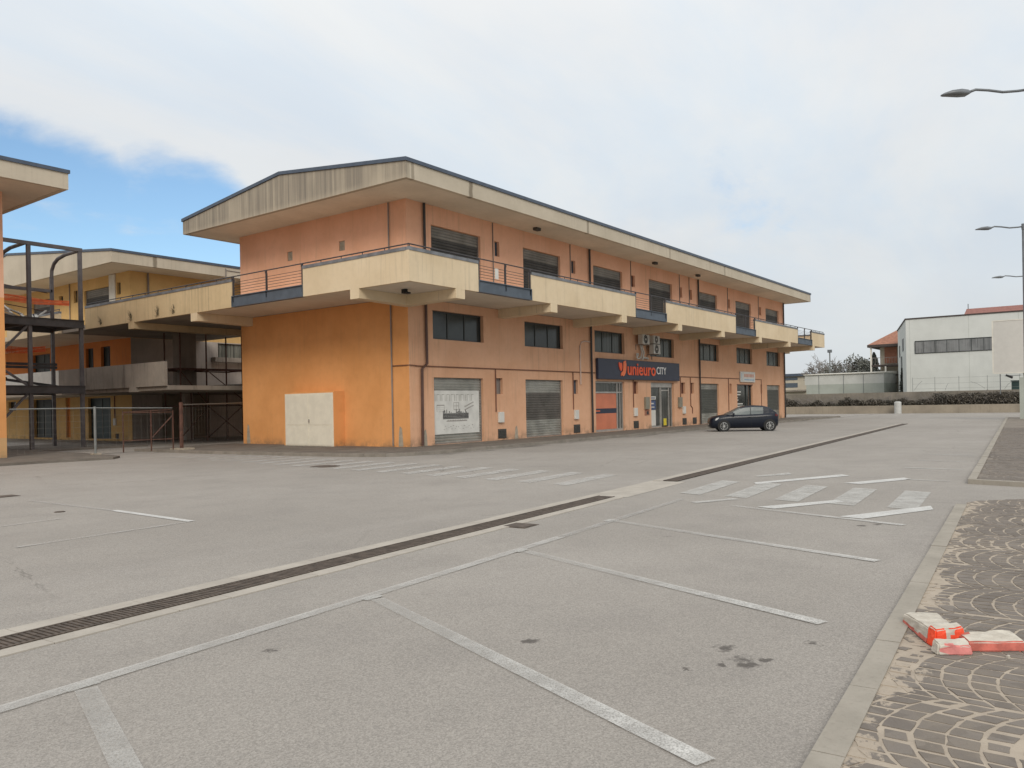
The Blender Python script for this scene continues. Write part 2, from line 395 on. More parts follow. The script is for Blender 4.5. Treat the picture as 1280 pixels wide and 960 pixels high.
LX, LY = math.cos(R(3.75)), math.sin(R(3.75))
def drainY(x): return 6.21+.0665*x
def strip(x0, x1, o0, o1):
    return [(x0-o0*LY, drainY(x0)+o0), (x1-o0*LY, drainY(x1)+o0), (x1-o1*LY, drainY(x1)+o1), (x0-o1*LY, drainY(x0)+o1)]
def trench(x0, x1, label, edges, pitch, near):
    t = thing('trench_drain', ((x0+x1)/2, drainY((x0+x1)/2), 0), label, 'drain')
    g = MB()
    w = .155
    g.sheet(strip(x0, x1, -w, w), .004, 1)
    n = int((x1-x0)/pitch)
    for i in range(n):
        x = x0+(i+.5)*(x1-x0)/n
        P = strip(x-pitch*.30, x+pitch*.30, -w, w)
        g.add([(a, b, .005) for a, b in P]+[(a, b, .016) for a, b in P], [(4, 5, 6, 7), (0, 1, 5, 4), (2, 3, 7, 6), (1, 2, 6, 5), (3, 0, 4, 7)], 0)
    for o in (-w, w-.022):
        P = strip(x0, x1, o, o+.022)
        g.add([(a, b, .005) for a, b in P]+[(a, b, .020) for a, b in P], [(4, 5, 6, 7), (0, 1, 5, 4), (2, 3, 7, 6), (1, 2, 6, 5), (3, 0, 4, 7)], 0)
    g.build('grate', [M['grate'], M['black']], t)
    for s in edges:
        e = MB(); k = max(2, int((x1-x0)/.5)); a, b = ((w, w+.235) if s > 0 else (-w-.17, -w))
        for i in range(k):
            xa = x0+(x1-x0)*i/k; xb = x0+(x1-x0)*(i+1)/k-.006
            j = random.uniform(-.012, .012)
            e.prism(strip(xa, xb, a+(j if s < 0 else 0), b+(j if s > 0 else 0)), -.02, .010)
        e.build('concrete_edge', M['drain_edge'], t)
M['grate'] = mat_plain('rusty_cast_iron', (.10, .078, .062), .75, .2, var=.3, scale=10)
trench(-9, 12.14, 'long rusty drain grate with pale concrete edges crossing the foreground', (1, -1), .045, True)
trench(15.1, 53, 'narrow drain grate on the far side of the crossing running towards the boundary wall', (1,), .09, False)
mb = MB(); mb.sheet(strip(12.18, 15.06, -.36, .40), .004)
structure(mb.build('drain_crossing_slab', M['drain_edge']))

def line(mb, a, b, w, z=.008):
    a = Vector((*a, 0)); b = Vector((*b, 0)); t = (b-a).normalized(); s = Vector((-t.y, t.x, 0))*w/2
    mb.sheet([tuple((p)[:2]) for p in (a-s, b-s, b+s, a+s)], z)
mb = MB()
line(mb, (-9, 4.22), (8.2, 5.41), .125)
o = structure(mb.build('bay_front_line', M['paint_worn']))
mb = MB(); line(mb, (8.2, 5.41), (12.4, 5.72), .12); structure(mb.build('bay_front_line', M['paint_ghost']))
S = [((2.27, 4.90), (1.72, 3.2)), ((4.765, 5.03), (3.41, 1.48)), ((7.21, 5.22), (6.01, 1.68)), ((9.7, 5.5), (8.585, 1.855)), ((11.97, 4.66), (11.16, 2.09)), ((-.2, 4.75), (-1.4, 1.2)), ((-2.7, 4.6), (-3.9, 1.0))]
for a, b in S:
    mb = MB(); line(mb, a, b, .125, .0085); structure(mb.build('bay_line', M['bay']))
for (a, b) in S[:4]:
    mb = MB(); line(mb, (a[0]-.09, a[1]+.07), (a[0]+.10, a[1]+.075), .10, .0095); structure(mb.build('bay_line', M['paint']))
mb = MB(); line(mb, (6.70, 13.35), (6.63, 10.93), .12); structure(mb.build('bay_line', M['paint_bright']))
mb = MB()
line(mb, (6.63, 16.4), (6.69, 13.4), .10); line(mb, (5.0, 10.85), (6.5, 10.92), .09)
line(mb, (3.0, 12.85), (5.75, 13.12), .09); line(mb, (4.2, 10.81), (5.0, 10.85), .09)
structure(mb.build('bay_line', M['paint_ghost']))
mb = MB(); line(mb, (20.24, 3.75), (20.13, 2.55), .12); line(mb, (22.7, 3.9), (22.6, 2.75), .12); line(mb, (25.2, 4.2), (25.1, 2.9), .12); line(mb, (17.4, 3.2), (17.3, 2.4), .1)
structure(mb.build('bay_line', M['paint']))
# zebra crossing
for i in range(26):
    y = 2.43+.875*i if i < 5 else 2.43+.875*4+(i-4)*.985
    if 6.4 < y < 8.0: continue
    x0 = 12.72+.11*(y-2.4); L = 2.45
    mb = MB(); P = [(x0, y-.22), (x0+L, y-.02), (x0+L+.12, y+.40), (x0+.1, y+.20)]
    mb.sheet(P, .0075)
    m = 'paint' if i < 5 else 'paint_worn'
    structure(mb.build('zebra_stripe', M[m]))
for P in ([(11.48, 2.66), (12.90, 2.02), (13.30, 2.12), (11.55, 2.98)], [(11.93, 4.01), (13.28, 3.33), (13.39, 3.50), (12.02, 4.30)], [(16.08, 3.75), (17.44, 3.11), (17.70, 3.30), (16.16, 4.07)], [(15.26, 5.48), (17.69, 4.34), (17.97, 4.56), (15.52, 5.61)]):
    mb = MB(); mb.sheet(P, .008); structure(mb.build('hatching_stripe', M['paint_bright']))
for P in ([(12.01, 5.30), (12.79, 4.88), (12.89, 5.02), (12.10, 5.44)], [(16.67, 5.95), (17.55, 5.51), (17.98, 5.69), (16.90, 6.07)]):
    mb = MB(); mb.sheet(P, .008); structure(mb.build('hatching_stripe', M['paint']))

def manhole(x, y, r, label, square=False, a=0):
    t = MB(); n = 4 if square else 20
    P = [(x+r*math.cos(2*math.pi*i/n+math.pi/4*square+a), y+r*math.sin(2*math.pi*i/n+math.pi/4*square+a)) for i in range(n)]
    Q = [(x+r*.86*math.cos(2*math.pi*i/n+math.pi/4*square+a), y+r*.86*math.sin(2*math.pi*i/n+math.pi/4*square+a)) for i in range(n)]
    t.prism(P, -.02, .006); t.prism(Q, .0, .012)
    tag(t.build('manhole_cover', M['grate']), label, 'manhole cover')
manhole(8.72, 6.40, .27, 'square iron cover beside the trench drain grate', True, R(4))
manhole(14.9, 17.75, .42, 'iron cover on the worn zebra crossing by the building corner')
manhole(6.75, 17.78, .28, 'oblong dark iron cover at the left edge of the lot', True)
manhole(6.14, 14.05, .085, 'small round iron cover between faded bay lines on the left')

# pavement round the main building
KX = 18.35
def kerb_run(pts, w, z0, z1, seg=1.0, side=1, gap=.008, mbk=None):
    k = mbk or MB()
    for (a, b) in zip(pts[:-1], pts[1:]):
        a = Vector((*a, 0)); b = Vector((*b, 0)); L = (b-a).length; n = max(1, round(L/seg)); t = (b-a)/L; s = Vector((-t.y, t.x, 0))*w*side
        for i in range(n):
            p = a+t*(L*i/n+gap/2); q = a+t*(L*(i+1)/n-gap/2); j = random.uniform(-.004, .004)
            k.prism([tuple(v[:2]) for v in (p, q, q+s, p+s)], z0, z1+j)
    return k
outer = [(17.25, 32.6), (17.3, 27), (18.0, 20.6), (18.5, 19.0), (19.4, 18.5), (21, 18.32), (72, 18.32)]
mb = MB(); poly = [(x+(.15 if y > 19 else .05), y+(.15 if y < 19.2 else 0)) for x, y in outer]+[(72, 21.6), (22.0, 21.6), (22.0, 32.6)]
mb.prism(poly, -.02, .095); structure(mb.build('pavement', M['pave']))
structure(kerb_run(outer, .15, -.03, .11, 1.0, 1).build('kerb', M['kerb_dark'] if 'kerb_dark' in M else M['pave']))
mb = MB(); mb.prism([(-30, 28.3), (11.8, 28.3), (14.0, 27.9), (14.6, 28.6), (15, 32), (15.2, 36.5), (20, 36.5), (20, 43.8), (-30, 43.8)], -.02, .08); structure(mb.build('pavement', M['pave']))
mb = MB(); mb.sheet([(15.2, 32), (22.0, 32.6), (60, 32.6), (60, 43.9), (20, 43.9), (20, 36.5), (15.2, 36.5)], .012); structure(mb.build('courtyard_floor', M['asphalt']))

# cobbled islands on the right, setts laid in arcs
def cobbles(mb, poly, xr, yr, z, lane=.98, dy=.142, seed=3, dense=8):
    rnd = random.Random(seed)
    from mathutils.geometry import intersect_point_tri_2d
    def inside(x, y):
        c = False; n = len(poly)
        for i in range(n):
            (x1, y1), (x2, y2) = poly[i], poly[(i+1) % n]
            if (y1 > y) != (y2 > y) and x < (x2-x1)*(y-y1)/(y2-y1)+x1: c = not c
        return c
    from mathutils import noise as N
    Rr = .74; hw = lane/2; a1 = math.asin(hw/Rr)
    k0 = int(xr[0]/lane)-1; k1 = int(xr[1]/lane)+1
    for k in range(k0, k1+1):
        xc = k*lane+.35; off = rnd.uniform(0, dy)
        j0 = int((yr[0]-1)/dy); j1 = int((yr[1]+1)/dy)
        for j in range(j0, j1):
            yb = j*dy+off+.07*xc
            n = dense+rnd.choice((-1, 0, 0, 1)); ph = rnd.uniform(-.3, .3)
            for i in range(n):
                t0 = -a1+2*a1*(i+ph)/n; t1 = -a1+2*a1*(i+1+ph)/n
                t0 = max(-a1, t0); t1 = min(a1, t1)
                if t1-t0 < .05: continue
                g = .0055+rnd.uniform(0, .0055); ga = (g+.003)/Rr
                cx = xc+Rr*math.sin((t0+t1)/2); cy = yb+Rr*math.cos((t0+t1)/2)-Rr
                if not inside(cx, cy): continue
                h = N.noise(Vector((cx*1.3, cy*1.3, 4.2)))+.6*N.noise(Vector((cx*3.1, cy*3.1, 1)))+.35*N.noise(Vector((cx*9, cy*9, 2)))
                if not inside(cx, cy+.10): h -= .7
                elif not inside(cx, cy+.26): h -= .35
                if h < -.95: continue
                shrink = 0 if h > -.32 else min(.03, (-.32-h)*.07)
                g += shrink; ga = (g+.003)/Rr
                def P(t, y, jr=.006): return (xc+Rr*math.sin(t)+rnd.uniform(-jr, jr), yb+Rr*math.cos(t)-Rr+y+rnd.uniform(-jr, jr))
                tm = (t0+t1)/2
                ring = [P(t0+ga, g), P(tm, g), P(t1-ga, g), P(t1-ga, dy-g), P(tm, dy-g), P(t0+ga, dy-g)]
                fix = []
                for x, y in ring:
                    q = 0
                    while not inside(x, y) and q < 14: y -= .012; q += 1
                    fix.append((x, y))
                if not all(inside(x, y) for x, y in fix): continue
                ring = fix
                zt = z+.0022+rnd.uniform(0, .0035)
                ccx = sum(p[0] for p in ring)/6; ccy = sum(p[1] for p in ring)/6
                inn = [(ccx+(x-ccx)*.98, ccy+(y-ccy)*.98) for x, y in ring]
                vs = [(x, y, z-.002) for x, y in ring]+[(x, y, zt) for x, y in inn]
                mb.add(vs, [(6, 7, 8, 9, 10, 11)]+[(q, (q+1) % 6, 6+(q+1) % 6, 6+q) for q in range(6)], 1)
def kline(x): return .88+.0705*x-.0
M['sand2'] = mat_conc('earthy_joint_sand', (.25, .215, .178), (.19, .165, .14), 1.0)
def island(name, poly, xr, yr, z, seed, dense=8, base='sand'):
    mb = MB(); mb.prism(poly, -.02, z); cobbles(mb, poly, xr, yr, z, seed=seed, dense=dense)
    return structure(mb.build(name, [M[base], M['stone']]))
def kedge(x, o=0): return (x, .835+.0722*x+o)
p1 = [kedge(-6, -.13), kedge(13.35, -.13), (13.75, 1.70), (14.05, 1.60), (14.75, .85), (15.1, -1.0), (15.1, -4), (-6, -4)]
island('cobbled_pavement', p1, (1, 15), (-1.2, 2.0), .030, 3)
structure(kerb_run([kedge(-6), kedge(13.45)], .145, -.03, .042, 1.0, -1).build('kerb', M['kerb']))
p2 = [(17.12, 1.95), (66, 5.48), (66, -4), (16.6, -4), (16.9, 1.0)]
island('cobbled_pavement', p2, (16.5, 44), (-.5, 4.2), .07, 9, 8, 'sand2')
structure(kerb_run([(66, 5.62), (17.0, 2.08), (16.75, 1.0), (16.4, -4)], .14, -.03, .085, .8, 1).build('kerb', M['kerb']))

# ------------------------------------------------------------------ building pieces
def wall(mb, fr, u0, u1, z0, z1, holes=(), depth=.22, m=0, mr=None):
    us = sorted({u0, u1, *[h[0] for h in holes], *[h[1] for h in holes]}); zs = sorted({z0, z1, *[h[2] for h in holes], *[h[3] for h in holes]})
    us = [u for u in us if u0 <= u <= u1]; zs = [z for z in zs if z0 <= z <= z1]
    for a, b in zip(us[:-1], us[1:]):
        for c, d in zip(zs[:-1], zs[1:]):
            um, zm = (a+b)/2, (c+d)/2
            if any(h[0] < um < h[1] and h[2] < zm < h[3] for h in holes): continue
            mb.quad(fr.pt(a, c), fr.pt(b, c), fr.pt(b, d), fr.pt(a, d), m)
    mr = m if mr is None else mr
    for (a, b, c, d) in holes:
        p = lambda u, z, dd: fr.pt(u, z, dd)
        mb.quad(p(a, c, 0), p(a, d, 0), p(a, d, -depth), p(a, c, -depth), mr); mb.quad(p(b, c, 0), p(b, d, 0), p(b, d, -depth), p(b, c, -depth), mr)
        mb.quad(p(a, d, 0), p(b, d, 0), p(b, d, -depth), p(a, d, -depth), mr); mb.quad(p(a, c, 0), p(b, c, 0), p(b, c, -depth), p(a, c, -depth), mr)

def window(fr, parent, a, b, c, d, n=3, glass='glass', dep=.16, frame='frame', name='window', open_=None):
    fm = MB(); w = .055
    fm.fbox(fr, a+.002, b-.002, d-w, d-.002, -dep-.06, -dep); fm.fbox(fr, a+.002, b-.002, c+.002, c+w, -dep-.06, -dep)
    for i in range(n+1):
        u = a+(b-a)*i/n; u0 = max(a+.002, u-w/2-(0 if 0 < i < n else 0)); u1 = min(b-.002, u+w/2)
        if i == 0: u0, u1 = a+.002, a+w
        if i == n: u0, u1 = b-w, b-.002
        fm.fbox(fr, u0, u1, c+w+.001, d-w-.001, -dep-.055, -dep-.003)
    f = fm.build(name, M[frame], parent)
    g = MB(); g.fbox(fr, a+.01, b-.01, c+.01, d-.01, -dep-.05, -dep-.03); g.build('pane', M[glass], f)
    return f
def shutter(fr, parent, a, b, c, d, bands, dep=.14, pitch=.115, name='roller_shutter'):
    """bands: (z below which, material index) list, slats stepped one by one"""
    mb = MB(); z = c; mats = []
    names = []
    for _, nm in bands:
        if nm not in names: names.append(nm)
    while z < d-.001:
        z2 = min(d, z+pitch); mi = 0
        for lim, nm in bands:
            if z+pitch*.5 <= lim: mi = names.index(nm); break
        h = z2-z
        P = [(z, -dep-.03), (z+h*.15, -dep), (z+h*.68, -dep+.022), (z+h*.84, -dep-.03), (z2, -dep-.03)]
        for (za, da), (zb, db) in zip(P[:-1], P[1:]):
            mb.quad(fr.pt(a+.03, za, da), fr.pt(b-.03, za, da), fr.pt(b-.03, zb, db), fr.pt(a+.03, zb, db), mi)
        z = z2
    o = mb.build(name, [M[k] for k in names], parent)
    g = MB(); g.fbox(fr, a+.002, a+.05, c, d-.002, -dep-.03, -dep+.03); g.fbox(fr, b-.05, b-.002, c, d-.002, -dep-.03, -dep+.03); g.fbox(fr, a+.055, b-.055, c, c+.05, -dep-.02, -dep+.02)
    g.build('guide_rail', M['pipe_grey'], o)
    return o
def parapet(fr, parent, u0, u1, d, z0=5.85, z1=6.89, th=.14, mat='cream', cap=True, rail=True, skip_corner=0):
    mb = MB(); mb.fbox(fr, u0, u1, z0, z1, d-th, d)
    p = mb.build('parapet', M[mat], parent)
    if cap:
        mb = MB(); L = u1-u0; n = max(1, round(L/2.0))
        for i in range(n): mb.fbox(fr, u0-.0+L*i/n+.003, u0+L*(i+1)/n-.003, z1+.001, z1+.115, d-th-.02, d+.022)
        mb.build('coping', M['coping'], p)
    return p
def toprail(fr, parent, u0, u1, d, z=7.11, posts=()):
    mb = MB(); mb.tube([fr.pt(u0, z, d), fr.pt(u1, z, d)], .024, 6)
    n = max(1, int((u1-u0)/1.05))
    for i in range(n+1):
        u = u0+.05+(u1-u0-.1)*i/n
        if any(a < u < b for a, b in posts): continue
        mb.tube([fr.pt(u, z-.13, d), fr.pt(u, z, d)], .016, 5)
    mb.build('top_rail', M['rail'], parent)
def railing(fr, parent, u0, u1, d, zf=6.14, zt=7.1, mid=True):
    mb = MB(); us = [u0+.06, u1-.06]+([(u0+u1)/2] if mid else [])
    for u in us:
        mb.fbox(fr, u-.03, u+.03, zf-.1, zt-.12, d-.07, d-.01); mb.fbox(fr, u-.03, u+.03, zt-.118, zt, d-.06, d+.01)
    mb.fbox(fr, u0+.02, u1-.02, zf-.02, zf+.02, d-.065, d-.015)
    r = mb.build('railing', M['rail'], parent)
    mb = MB()
    for k in range(7):
        z = zf+.06+k*(zt-.2-zf)/7; mb.tube([fr.pt(u0+.09, z, d-.04), fr.pt(u1-.09, z, d-.04)], .010, 5)
    mb.build('rail_bar', M['rail'], r)
    return r
def channel(fr, parent, u0, u1, d, z0=5.85, z1=6.30):
    mb = MB(); mb.fbox(fr, u0+.003, u1-.003, z0, z0+.03, d-.16, d+.04); mb.fbox(fr, u0+.003, u1-.003, z1-.03, z1, d-.16, d+.04)
    mb.fbox(fr, u0+.003, u1-.003, z0+.031, z1-.031, d-.05, d-.01)
    mb.fbox(fr, u0+.003, u0+.015, z0+.031, z1-.031, d-.008, d+.038); mb.fbox(fr, u1-.015, u1-.003, z0+.031, z1-.031, d-.008, d+.038)
    mb.build('steel_channel', M['blue_metal'], parent)
def beam(fr, parent, u0, u1, d, zt=5.848, ze=5.50, zw=5.46, mat='cream', back=0):
    """cantilever bracket: short square nose flush with the parapet, then a lower web back to the wall"""
    mb = MB(); p = fr.pt
    mb.fbox(fr, u0, u1, ze, zt, d-.35, d+.001)
    mb.hexa([p(u0+.02, zw, back), p(u1-.02, zw, back), p(u1-.02, ze+.01, d-.351), p(u0+.02, ze+.01, d-.351), p(u0+.02, zt, back), p(u1-.02, zt, back), p(u1-.02, zt, d-.351), p(u0+.02, zt, d-.351)])
    mb.build('bracket', M[mat], parent)
def roof(parent, x0, x1, y0, y1, zb=9.62, ze=10.20, ridge=None, yr=None, mf='fascia', mg='fascia_gable'):
    """low gable roof: long fascias on the y0/y1 sides, tall gable fascias on the x0/x1 ends"""
    yr = yr if yr is not None else (y0+y1)/2; zr = ridge or ze+.72
    mb = MB(); th = .18
    def gab(xa, xb, m):
        P = [(y0, zb), (y1, zb), (y1, ze), (yr, zr), (y0, ze)]; n = 5
        vs = [(xa, y, z) for y, z in P]+[(xb, y, z) for y, z in P]
        mb.add(vs, [tuple(range(n)), tuple(range(n, 2*n))]+[(i, (i+1) % n, n+(i+1) % n, n+i) for i in range(n)], m)
    gab(x0, x0+th, 1); gab(x1-th, x1, 1)
    mb.box(x0+th+.001, x1-th-.001, y0, y0+th, zb, ze, 0); mb.box(x0+th+.001, x1-th-.001, y1-th, y1, zb, ze, 0)
    mb.quad((x0+.03, y0+.03, zb+.012), (x1-.03, y0+.03, zb+.012), (x1-.03, y1-.03, zb+.012), (x0+.03, y1-.03, zb+.012), 2)
    r = mb.build('roof', [M[mf], M[mg], M['soffit']], parent)
    mb = MB(); k = .02; t = .13; o = .05
    for s in (-1, 1):
        ya = y0-o if s < 0 else y1+o; za = ze-(zr-ze)*o/(yr-y0)
        P = [(x0-o, ya, za+.003), (x1+o, ya, za+.003), (x1+o, yr, zr+.003), (x0-o, yr, zr+.003)]
        mb.hexa(P+[(x, y, z+t) for x, y, z in P])
    mb.build('roof_flashing', M['flash'], r)
    return r

# ------------------------------------------------------------------ main building
BX = [23.50, 29.74, 36.0, 42.33, 49.45, 56.0, 62.38]; WB = 3.12
FY, GX, XE, YE = 21.35, 22.11, 66.65, 32.0
F = Fr((0, FY), (1, 0), (0, -1)); G = Fr((GX, 0), (0, 1), (-1, 0))
E_ = Fr((XE, 0), (0, 1), (1, 0)); Bk = Fr((0, YE), (1, 0), (0, 1))
A = thing('commercial_building', (44.4, 26.7, 0), 'long two storey salmon and orange shop building with cream balcony and blue edged roof', 'building', None)
ups = [(27.61, 27.95), (33.86, 34.25), (40.16, 40.61), (46.48, 46.93), (48.05, 48.42), (54.50, 54.93), (60.92, 61.36)]
gsm = [(27.55, 28.0), (33.88, 34.28), (40.22, 40.72), (46.5, 47.1), (48.0, 48.45), (54.57, 54.97), (60.89, 61.28)]
hg = [(x, x+WB, .10, 2.79) for x in BX]+[(a, b, 2.12, 2.82) for a, b in gsm]
hm = [(x, x+WB+.1, 4.32, 5.47) for x in BX]
hu = [(x, x+WB, 6.12, 8.87) for x in BX]+[(a, b, 8.18, 8.83) for a, b in ups]
mb = MB(); wall(mb, F, GX, XE, 0, 5.84, hg+hm, .26); wall(mb, E_, FY, YE, 0, 5.84); wall(mb, Bk, GX, XE, 0, 5.84)
mb.build('front_wall', M['wall_front'], A)
mb = MB(); wall(mb, G, FY, YE, 0, 5.84); w_ = mb.build('gable_wall', M['wall_gable'], A); w_['label'] = 'orange lower gable wall'
mb = MB(); wall(mb, F, GX, XE, 6.1, 9.63, hu, .26); wall(mb, E_, FY, YE, 6.1, 9.63); wall(mb, Bk, GX, XE, 6.1, 9.63); wall(mb, G, FY, YE, 6.1, 9.63, [(24.84, 25.2, 8.1, 8.5), (28.2, 28.55, 8.1, 8.5)], .08)
mb.build('upper_wall', M['wall_upper'], A)
for (a, b) in ((24.84, 25.2), (28.2, 28.55)):
    mb = MB(); mb.fbox(G, a, b, 8.1, 8.5, -.07, -.05)
    for k in range(5): mb.fbox(G, a+.02, b-.02, 8.13+k*.07, 8.17+k*.07, -.049, -.03)
    mb.build('wall_vent', M['plaster'], A)
# floors inside keep the shell dark
mb = MB(); mb.box(GX+.3, XE-.3, FY+.35, YE-.3, 5.6, 5.8); mb.box(GX+.3, XE-.3, FY+.35, YE-.3, -.02, .05); mb.build('floor_slab', M['dark_conc'], A)
# balcony slab, wraps front, gable and the far end
D = 2.8; BYF = FY-D; BXG = GX-D; XFE = 68.4
mb = MB()
mb.box(BXG+.16, XFE-.02, BYF+.16, FY+.05, 5.852, 6.10); mb.box(BXG+.16, GX+.05, FY+.051, 32.0, 5.852, 6.10); mb.box(XE-.05, XFE-.02, FY+.051, YE, 5.852, 6.10)
mb.build('balcony_slab', M['soffit'], A)
BF = Fr((0, BYF), (1, 0), (0, -1)); BG = Fr((BXG, 0), (0, 1), (-1, 0))
segs = [(BXG, 22.98), (26.38, 35.30), (38.74, 48.65), (52.16, 61.27), (64.86, XFE)]
for i, (a, b) in enumerate(segs): parapet(BF, A, a, b, 0)
parapet(BG, A, BYF+.141, 24.05, 0)
BE = Fr((XFE, 0), (0, 1), (1, 0)); parapet(BE, A, BYF+.141, YE, 0)
gaps = [(22.98, 26.38), (35.30, 38.74), (48.65, 52.16), (61.27, 64.86)]
for a, b in gaps: railing(BF, A, a, b, 0); channel(BF, A, a, b, 0)
railing(BG, A, 24.05, 28.55, 0); channel(BG, A, 24.05, 28.55, 0)
toprail(BF, A, BXG+.05, XFE-.05, -.07, posts=gaps); toprail(BG, A, BYF+.05, 32.0, -.07, posts=[(24.05, 28.55)])
for x in (21.68, 27.76, 33.88, 40.18, 46.3, 52.85, 59.0, 65.1): beam(F, A, x, x+.5, D)
beam(G, A, 21.0, 21.46, D); beam(G, A, 31.1, 31.57, D)
beam(E_, A, 21.4, 21.9, XFE-XE-.0)
roof(A, 20.07, 67.47, 19.34, 33.3, ridge=11.0, yr=26.3)
# windows, shutters
for i, x in enumerate(BX):
    window(F, A, x, x+WB+.1, 4.32, 5.47, 3, 'glass' if i < 2 else 'glass_c')
    shutter(F, A, x, x+WB, 6.12, 8.87, [(8.45, 'slat_up'), (9, 'slat_up_l')], pitch=.12, name='upper_shutter')
for i, x in enumerate(BX):
    if i in (2, 3, 5): continue
    b = [(.95, 'slat'), (2.12, 'slat_dark'), (9, 'slat')] if i == 1 else [(9, 'slat')] if i == 0 else [(.75, 'slat'), (2.4, 'slat_grn'), (9, 'slat')]
    shutter(F, A, x, x+WB, .10, 2.79, b)
for a, b in ups: 
    mb = MB(); mb.fbox(F, a, b, 8.18, 8.83, -.2, -.16); mb.fbox(F, a+.001, a+.04, 8.18, 8.83, -.159, -.13); mb.fbox(F, b-.04, b-.001, 8.18, 8.83, -.159, -.13)
    mb.build('vent_window', [M['blue_metal'] if a < 36 else M['brown_panel']], A)
for k, (a, b) in enumerate(gsm):
    mb = MB(); mb.fbox(F, a, b, 2.12, 2.82, -.2, -.16); mb.fbox(F, a+.001, a+.04, 2.12, 2.82, -.159, -.13); mb.fbox(F, b-.04, b-.001, 2.12, 2.82, -.159, -.13)
    mb.build('vent_window', M['blue_metal'] if k == 1 else M['brown_panel'] if k > 1 else M['pipe_grey'], A)
# shop front (bay 3): dark transom, orange poster panels, grey frame
def shopfront():
    x0, x1 = BX[2], BX[2]+WB; dep = .1
    mb = MB()
    for u0, u1 in ((x0+.01, x0+.09), (x0+2.42, x0+2.52), (x1-.1, x1-.01), (x0+2.75, x0+2.82)): mb.fbox(F, u0, u1, .1, 2.78, -dep-.1, -dep)
    for z0, z1 in ((.1, .22), (2.16, 2.24), (2.70, 2.78)): mb.fbox(F, x0+.091, x1-.101, z0, z1, -dep-.09, -dep-.004)
    f = mb.build('shop_window', M['alu'], A)
    mb = MB(); mb.fbox(F, x0+.05, x1-.05, .15, 2.75, -dep-.08, -dep-.06); mb.build('pane', M['glass_shop'], f)
    mb = MB(); mb.fbox(F, x0+.095, x0+2.415, .225, 2.155, -dep-.055, -dep-.04, 0); mb.fbox(F, x0+.096, x0+2.414, 1.08, 1.34, -dep-.039, -dep-.034, 1)
    mb.fbox(F, x0+.2, x0+.65, 1.19, 1.24, -dep-.033, -dep-.03, 2)
    mb.build('poster_panel', [M['poster_or'], M['signblue'], M['sign_or2']], f)
shopfront()
def entrance():
    x0, x1 = BX[3], BX[3]+WB; dep = .14
    mb = MB()
    for u0, u1 in ((x0+.01, x0+.08), (x0+1.45, x0+1.53), (x0+1.58, x0+1.64), (x0+2.62, x0+2.72), (x1-.1, x1-.01)): mb.fbox(F, u0, u1, .1, 2.5, -dep-.1, -dep)
    mb.fbox(F, x0+.01, x1-.01, 2.501, 2.78, -dep-.1, -dep+.02); mb.fbox(F, x0+.081, x0+1.449, .1, .2, -dep-.09, -dep-.003)
    mb.fbox(F, x0+1.641, x0+2.619, 2.28, 2.36, -dep-.09, -dep-.003)
    f = mb.build('entrance_door', M['alu'], A)
    mb = MB(); mb.fbox(F, x0+.05, x1-.05, .12, 2.49, -dep-.08, -dep-.06); mb.build('pane', M['glass_shop'], f)
    mb = MB(); mb.fbox(F, x0+.2, x0+.95, .22, 1.15, -dep-.058, -dep-.05, 0); mb.fbox(F, x0+.25, x0+.95, 1.18, 1.72, -dep-.058, -dep-.05, 1); mb.fbox(F, x0+.12, x0+1.0, 1.78, 1.97, -dep-.058, -dep-.05, 0)
    mb.fbox(F, x0+.4, x0+.8, 1.3, 1.36, -dep-.049, -dep-.046, 0); mb.fbox(F, x0+.35, x0+.7, 1.5, 1.58, -dep-.049, -dep-.046, 0); mb.fbox(F, x0+.2, x0+.9, 1.84, 1.9, -dep-.049, -dep-.046, 1)
    mb.build('door_sticker', [M['plastic_w'], M['signblue2']], f)
    mb = MB(); mb.fbox(F, x0+2.0, x0+2.38, .2, .62, -dep-.058, -dep-.045); mb.build('floor_sign', M['yellow'], f)
M['signblue2'] = mat_plain('blue_sticker', (.06, .09, .19), .5)
entrance()
def office_door():
    x0, x1 = BX[5], BX[5]+WB; dep = .12
    mb = MB(); mb.fbox(F, x0+.01, x0+.1, .1, 2.74, -dep-.1, -dep); mb.fbox(F, x1-.1, x1-.01, .1, 2.74, -dep-.1, -dep); mb.fbox(F, x0+2.1, x0+2.2, .1, 2.74, -dep-.1, -dep); mb.fbox(F, x0+.101, x1-.101, .1, .3, -dep-.1, -dep-.003)
    f = mb.build('office_door', M['frame'], A)
    mb = MB(); mb.fbox(F, x0+.05, x1-.05, .12, 2.74, -dep-.08, -dep-.06); mb.build('pane', M['glass_shop'], f)
    mb = MB()
    for z, w in ((2.2, .9), (2.0, .8), (1.78, .25), (1.6, .35), (1.32, 1.2), (1.14, 1.5), (.9, .5)): mb.fbox(F, x0+.3, x0+.3+w, z, z+.09, -dep-.058, -dep-.052)
    mb.build('window_lettering', M['plastic_w'], f)
    mb = MB(); mb.fbox(F, x0-.05, x1+.05, 2.741, 2.80, -.1, .03); mb.build('door_header', M['brown_panel'], f)
office_door()
